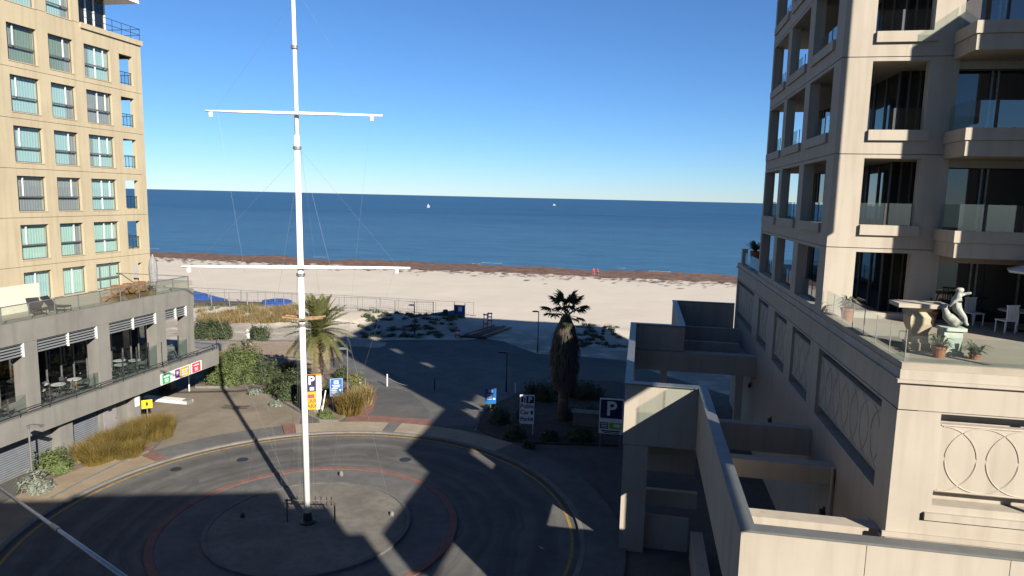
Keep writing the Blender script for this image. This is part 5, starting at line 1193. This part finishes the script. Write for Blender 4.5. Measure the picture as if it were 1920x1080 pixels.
# ================================================================ furniture: left terrace and cafe
def make_chair():
    o = thing('cafe_chair', 'x', 'chair', (0, 0, 0), 'chrome chairs on the cafe balcony')
    mb = MB(); mb.box(-.21, .21, -.21, .21, .43, .46); lpart('seat', mb, darkmetal, o)
    mb = MB(); mb.raw([(-.2, .2, .62), (.2, .2, .62), (.2, .25, .84), (-.2, .25, .84), (-.2, .22, .62), (.2, .22, .62), (.2, .27, .84), (-.2, .27, .84)], [(0, 1, 2, 3), (7, 6, 5, 4), (0, 4, 5, 1), (3, 2, 6, 7), (0, 3, 7, 4), (1, 5, 6, 2)]); lpart('backrest', mb, steel, o)
    for x in (-.2, .2):
        mb = MB(); mb.path([(x, -.2, 0), (x, -.2, .66), (x, .1, .66), (x, .2, .66)], .017, 6); lpart('leg', mb, steel, o)
        mb = MB(); mb.path([(x, .22, 0), (x, .19, .44), (x, .25, .84)], .017, 6); lpart('leg', mb, steel, o)
    return o
def make_table(r=.36, label='x', grp='round tables on the cafe balcony'):
    o = thing('cafe_table', label, 'table', (0, 0, 0), grp)
    mb = MB(); mb.lathe([(r, .71), (r, .735)], (0, 0, 0), 20); lpart('table_top', mb, mat('pale_table_top', (.5, .5, .48), rough=.4), o)
    mb = MB(); mb.tube((0, 0, .03), (0, 0, .71), .03, n=8); lpart('pedestal', mb, steel, o)
    mb = MB(); mb.lathe([(.22, 0), (.2, .02), (.04, .04)], (0, 0, 0), 14); lpart('base', mb, steel, o)
    return o
ch0 = make_chair(); tb0 = make_table(); first = [True, True]
bays = [('in the leftmost bay, at its left', 25.6), ('in the leftmost bay, at its right', 27.3), ('in the bay with dark windows, at its left', 30.0), ('in the bay with dark windows, at its middle', 31.3), ('in the bay with dark windows, at its right', 32.4), ('in the bay with tall bright posts, at its left', 34.7), ('in the bay with tall bright posts, at its middle', 35.9), ('in the bay with tall bright posts, at its right', 37.1), ('in the last narrow bay before the corner', 39.6)]
for i, (nm, y) in enumerate(bays):
    t = tb0 if i == 0 else copy_tree(tb0); t.location = (XP - 1.15, y, 3.1); t['label'] = 'round cafe table, ' + nm
    for j, (dx, dy, rz) in enumerate(((.55, .1, R(-80)), (-.55, -.15, R(100)))):
        c = ch0 if (i == 0 and j == 0) else copy_tree(ch0); c.location = (XP - 1.15 + dx, y + dy + .25 * (j - .5), 3.1); c.rotation_euler = (0, 0, rz + .3 * math.sin(i * 3 + j))
        c['label'] = ('outer chair, ' if j == 0 else 'inner chair, ') + nm
for i, y in enumerate((35.4, 36.8, 31.0, 26.5)):
    t = copy_tree(tb0); t.location = (XP - 2.0, y, 3.1); t['label'] = 'inner cafe table behind the front row, ' + ('in the bay with tall bright posts', 'in the same bay, farther right', 'in the bay with the dark windows', 'in the leftmost bay')[i]
# terrace of the left building
mb = MB(); a, b = atX(0, 590, -31.0), atX(88, 590, -31.0)
mb.box(-33.2, -33.0, b.y - 6, b.y + 1.6, 7.78, 9.25); single('privacy_screen', mb, mat('white_screen', (.68, .62, .5), rough=.8), 'blank cream privacy screen on the left terrace', 'screen', (-33.1, b.y - 2, 7.78))
def lounge(x, y, rz, label):
    o = thing('lounge_chair', label, 'chair', (x, y, 7.78), 'dark lounge chairs on the terrace', rz=rz)
    mb = MB(); mb.box(-.3, .3, -.35, .55, .28, .34); lpart('seat', mb, darkmetal, o)
    mb = MB(); mb.raw([(-.3, .5, .34), (.3, .5, .34), (.3, .95, .85), (-.3, .95, .85), (-.3, .55, .32), (.3, .55, .32), (.3, 1.0, .83), (-.3, 1.0, .83)], [(0, 1, 2, 3), (7, 6, 5, 4), (0, 4, 5, 1), (3, 2, 6, 7), (0, 3, 7, 4), (1, 5, 6, 2)]); lpart('backrest', mb, darkmetal, o)
    for sx in (-.28, .28):
        for sy in (-.33, .5):
            mb = MB(); mb.tube((sx, sy, 0), (sx, sy, .3), .02, n=6); lpart('leg', mb, darkmetal, o)
lounge(-31.4, 30.6, R(60), 'dark lounge chair next to the cream privacy screen'); lounge(-31.2, 31.9, R(100), 'dark lounge chair right of the other lounge chair on the terrace')
st = thing('stacked_timber_furniture', 'heap of stacked brown timber furniture behind the terrace glass', 'furniture', (-31.3, 37.1, 7.78)); rs = random.Random(9)
for k in range(46):
    x = -31.3 + rs.uniform(-.5, .5); y = 37.1 + rs.uniform(-1.65, 1.65); z = 7.8 + rs.uniform(.05, .85); L = rs.uniform(.25, .6); d = Vector((rs.gauss(0, .5), rs.gauss(0, 1), rs.gauss(0, .5))).normalized(); s = d.cross(Vector((0.3, 0, 1))).normalized()
    mb = MB(); mb.obox((x, y, z), d, s, d.cross(s), L / 2, .05, .02); part('slat', mb, woodbrown, st)
mb = MB(); mb.box(-31.9, -30.75, 35.4, 38.8, 7.8, 8.05); part('bench_seat', mb, woodbrown, st)
for y in (35.9, 36.9, 37.9):
    mb = MB(); mb.box(-31.6, -31.1, y, y + .5, 8.05, 8.72); part('chair_back', mb, woodbrown, st)
ub = thing('folded_umbrella', 'folded grey umbrella standing at the terrace corner', 'umbrella', (-31.0, 38.95, 7.78))
mb = MB(); mb.tube((-31.0, 38.95, 7.78), (-31.0, 38.95, 10.4), .03, n=8); part('pole', mb, signwhite, ub)
mb = MB(); mb.lathe([(.06, 8.3), (.17, 8.5), (.2, 8.9), (.22, 9.5), (.18, 9.95), (.08, 10.25), (.02, 10.4)], (-31.0, 38.95, 0), 14)
for i in range(len(mb.v)):
    x, y, z = mb.v[i]; f_ = 1 + .25 * math.sin(5 * math.atan2(y - 38.95, x + 31)) ; mb.v[i] = (-31 + (x + 31) * f_, 38.95 + (y - 38.95) * f_, z)
part('folded_canopy', mb, greyumb, ub, True)

# ================================================================ furniture and ornaments: right terrace
TZ = 10.32
pc = Vector((8.35, 22.3, TZ)); o = thing('stone_console', 'cream baluster shaped stone pedestal table on the right terrace', 'pedestal', pc)
prof = [(.28, 0), (.28, .22), (.24, .26), (.22, .55), (.3, .8), (.31, 1.0), (.2, 1.16), (.34, 1.3)]
mb = MB()
for (r0, z0), (r1, z1) in zip(prof, prof[1:]):
    q = lambda r, z: [(pc.x + r * sx * 1.05, pc.y + r * sy, TZ + z) for sx, sy in ((-1, -1), (1, -1), (1, 1), (-1, 1))]
    v0, v1 = q(r0, z0), q(r1, z1); mb.raw(v0 + v1, [(0, 1, 5, 4), (1, 2, 6, 5), (2, 3, 7, 6), (3, 0, 4, 7)])
part('pedestal_shaft', mb, cream, o)
mb = MB(); mb.box(pc.x - .72, pc.x + .72, pc.y - .42, pc.y + .42, TZ + 1.3, TZ + 1.42); part('stone_top', mb, sandst, o)
sp = Vector((9.05, 21.8, TZ)); o = thing('garden_statue', 'weathered stone statue of a child astride a fish on a pale green plinth', 'statue', sp)
mb = MB(); mb.box(sp.x - .3, sp.x + .3, sp.y - .3, sp.y + .3, TZ, TZ + .1); mb.box(sp.x - .25, sp.x + .25, sp.y - .25, sp.y + .25, TZ + .1, TZ + .72); mb.box(sp.x - .32, sp.x + .32, sp.y - .32, sp.y + .32, TZ + .721, TZ + .82); part('plinth', mb, mintstone, o)
Vf = [(0, 0, 1.02, (.2, .17)), (.14, 0, .93, (.13, .12)), (.27, 0, 1.0, .08), (-.12, 0, 1.16, (.14, .12)), (-.2, 0, 1.38, .07), (-.16, 0, 1.5, .05)]
b = skinned('fish', [(x * 1.1, y, z, r) for x, y, z, r in Vf], [(0, 1), (1, 2), (0, 3), (3, 4), (4, 5)], [verdigris], lambda c: 0, o); b.location = (0, 0, -.02)
Vc = [(.02, 0, 1.36, (.13, .11)), (.06, 0, 1.55, (.12, .1)), (.1, 0, 1.69, (.12, .09)), (.12, 0, 1.79, .05), (.14, 0, 1.9, .105), (.13, 0, 1.98, .08),
      (.18, .12, 1.7, .045), (.34, .16, 1.78, .036), (.5, .1, 1.82, .03), (.1, -.15, 1.68, .045), (-.08, -.2, 1.55, .036), (-.16, -.12, 1.42, .03),
      (.12, .1, 1.32, .085), (.3, .14, 1.2, .06), (.34, .14, 1.0, .042), (.42, .14, .92, .035), (.12, -.12, 1.3, .085), (.26, -.2, 1.12, .06), (.3, -.2, .95, .042), (.38, -.2, .9, .035)]
Vc = [(x, y, z, (r[0] * 1.25, r[1] * 1.3) if isinstance(r, tuple) else r * 1.25) for x, y, z, r in Vc]
skinned('child_figure', Vc, [(0, 1), (1, 2), (2, 3), (3, 4), (4, 5), (2, 6), (6, 7), (7, 8), (2, 9), (9, 10), (10, 11), (0, 12), (12, 13), (13, 14), (14, 15), (0, 16), (16, 17), (17, 18), (18, 19)], [verdigris], lambda c: 0, o)
def potted(x, y, r, h, label, m, leafL=.4, n=60, z=TZ, potm=terracotta, sq=1.0):
    o = thing('potted_plant', label, 'plant', (x, y, z), 'potted plants on the right terrace'); rs = random.Random(int(x * 50 + y))
    mb = MB(); mb.lathe([(r * .7, 0), (r * .95, h * .8), (r * 1.08, h * .82), (r * 1.08, h), (r * .9, h), (r * .85, h * .9)], (x, y, z), 16); part('pot', mb, potm, o)
    mb = MB()
    for k in range(n):
        a = rs.random() * 6.28; L = leafL * rs.uniform(.6, 1.1); d = Vector((math.cos(a), math.sin(a), 0)); w_ = Vector((-d.y, d.x, 0)) * .035
        p = Vector((x, y, z + h)) + d * r * .3 * rs.random(); up = rs.uniform(.3, 1.2); m1 = p + d * L * .45 + Vector((0, 0, L * up * .7)); t = p + d * L + Vector((0, 0, L * (up - .35) * .8))
        mb.raw([p - w_ * .4, p + w_ * .4, m1 + w_, m1 - w_, t], [(0, 1, 2, 3), (3, 2, 4)])
    part('leaves', mb, m, o)
potted(8.55, 21.15, .2, .33, 'leafy plant in a terracotta pot before the stone pedestal table', bushd)
potted(9.5, 21.2, .16, .16, 'sprawling dark plant on the floor right of the statue', bushd, .42)
potted(7.65, 26.9, .24, .5, 'spiky plant in a terracotta planter at the tower corner', bushs, .55, 90)
potted(10.6, 27.2, .2, .5, 'dark arching plant beside the pier behind the statue', bushd, .7, 40)
potted(XR + .35, 46.5, .3, 1.2, 'dark plant on the seaward terrace corner', bushd, .8, 90, 10.3)
def whitechair(x, y, rz, label):
    o = thing('garden_chair', label, 'chair', (x, y, TZ), 'white chairs on the right terrace', rz=rz)
    mb = MB(); mb.box(-.24, .24, -.22, .22, .42, .46); lpart('seat', mb, signwhite, o)
    for k in range(6):
        mb = MB(); mb.box(-.22 + k * .08, -.18 + k * .08, .2, .235, .46, .95); lpart('back_slat', mb, signwhite, o)
    mb = MB(); mb.box(-.25, .25, .2, .24, .951, 1.0); lpart('back_rail', mb, signwhite, o)
    for sx in (-.21, .21):
        for sy in (-.19, .19): mb = MB(); mb.tube((sx, sy, 0), (sx, sy, .42), .022, n=6); lpart('leg', mb, signwhite, o)
whitechair(12.6, 26.2, R(200), 'white slatted garden chair in front of the round terrace table'); whitechair(12.2, 27.6, R(20), 'white slatted garden chair close to the glass doors')
t = copy_tree(tb0); t.location = (13.2, 26.7, TZ); t.scale = (1.7, 1.7, 1.0); t['label'] = 'round garden table on the right terrace'; t['group'] = 'tables on the right terrace'
uo = thing('terrace_umbrella', 'white open umbrella on the right terrace at the picture edge', 'umbrella', (13.9, 26.0, TZ))
mb = MB(); mb.tube((13.9, 26.0, TZ), (13.9, 26.0, TZ + 2.75), .03, n=8); part('pole', mb, signwhite, uo)
mb = MB(); vs = [(13.9, 26.0, TZ + 2.75)] + [(13.9 + 1.5 * math.cos(k * math.pi / 4), 26.0 + 1.5 * math.sin(k * math.pi / 4), TZ + 2.2) for k in range(8)] + [(13.9 + 1.48 * math.cos(k * math.pi / 4), 26.0 + 1.48 * math.sin(k * math.pi / 4), TZ + 2.12) for k in range(8)]
mb.raw(vs, [(0, k + 1, (k + 1) % 8 + 1) for k in range(8)] + [(k + 1, k + 9, (k + 1) % 8 + 9, (k + 1) % 8 + 1) for k in range(8)]); part('canopy', mb, umbmat, uo)
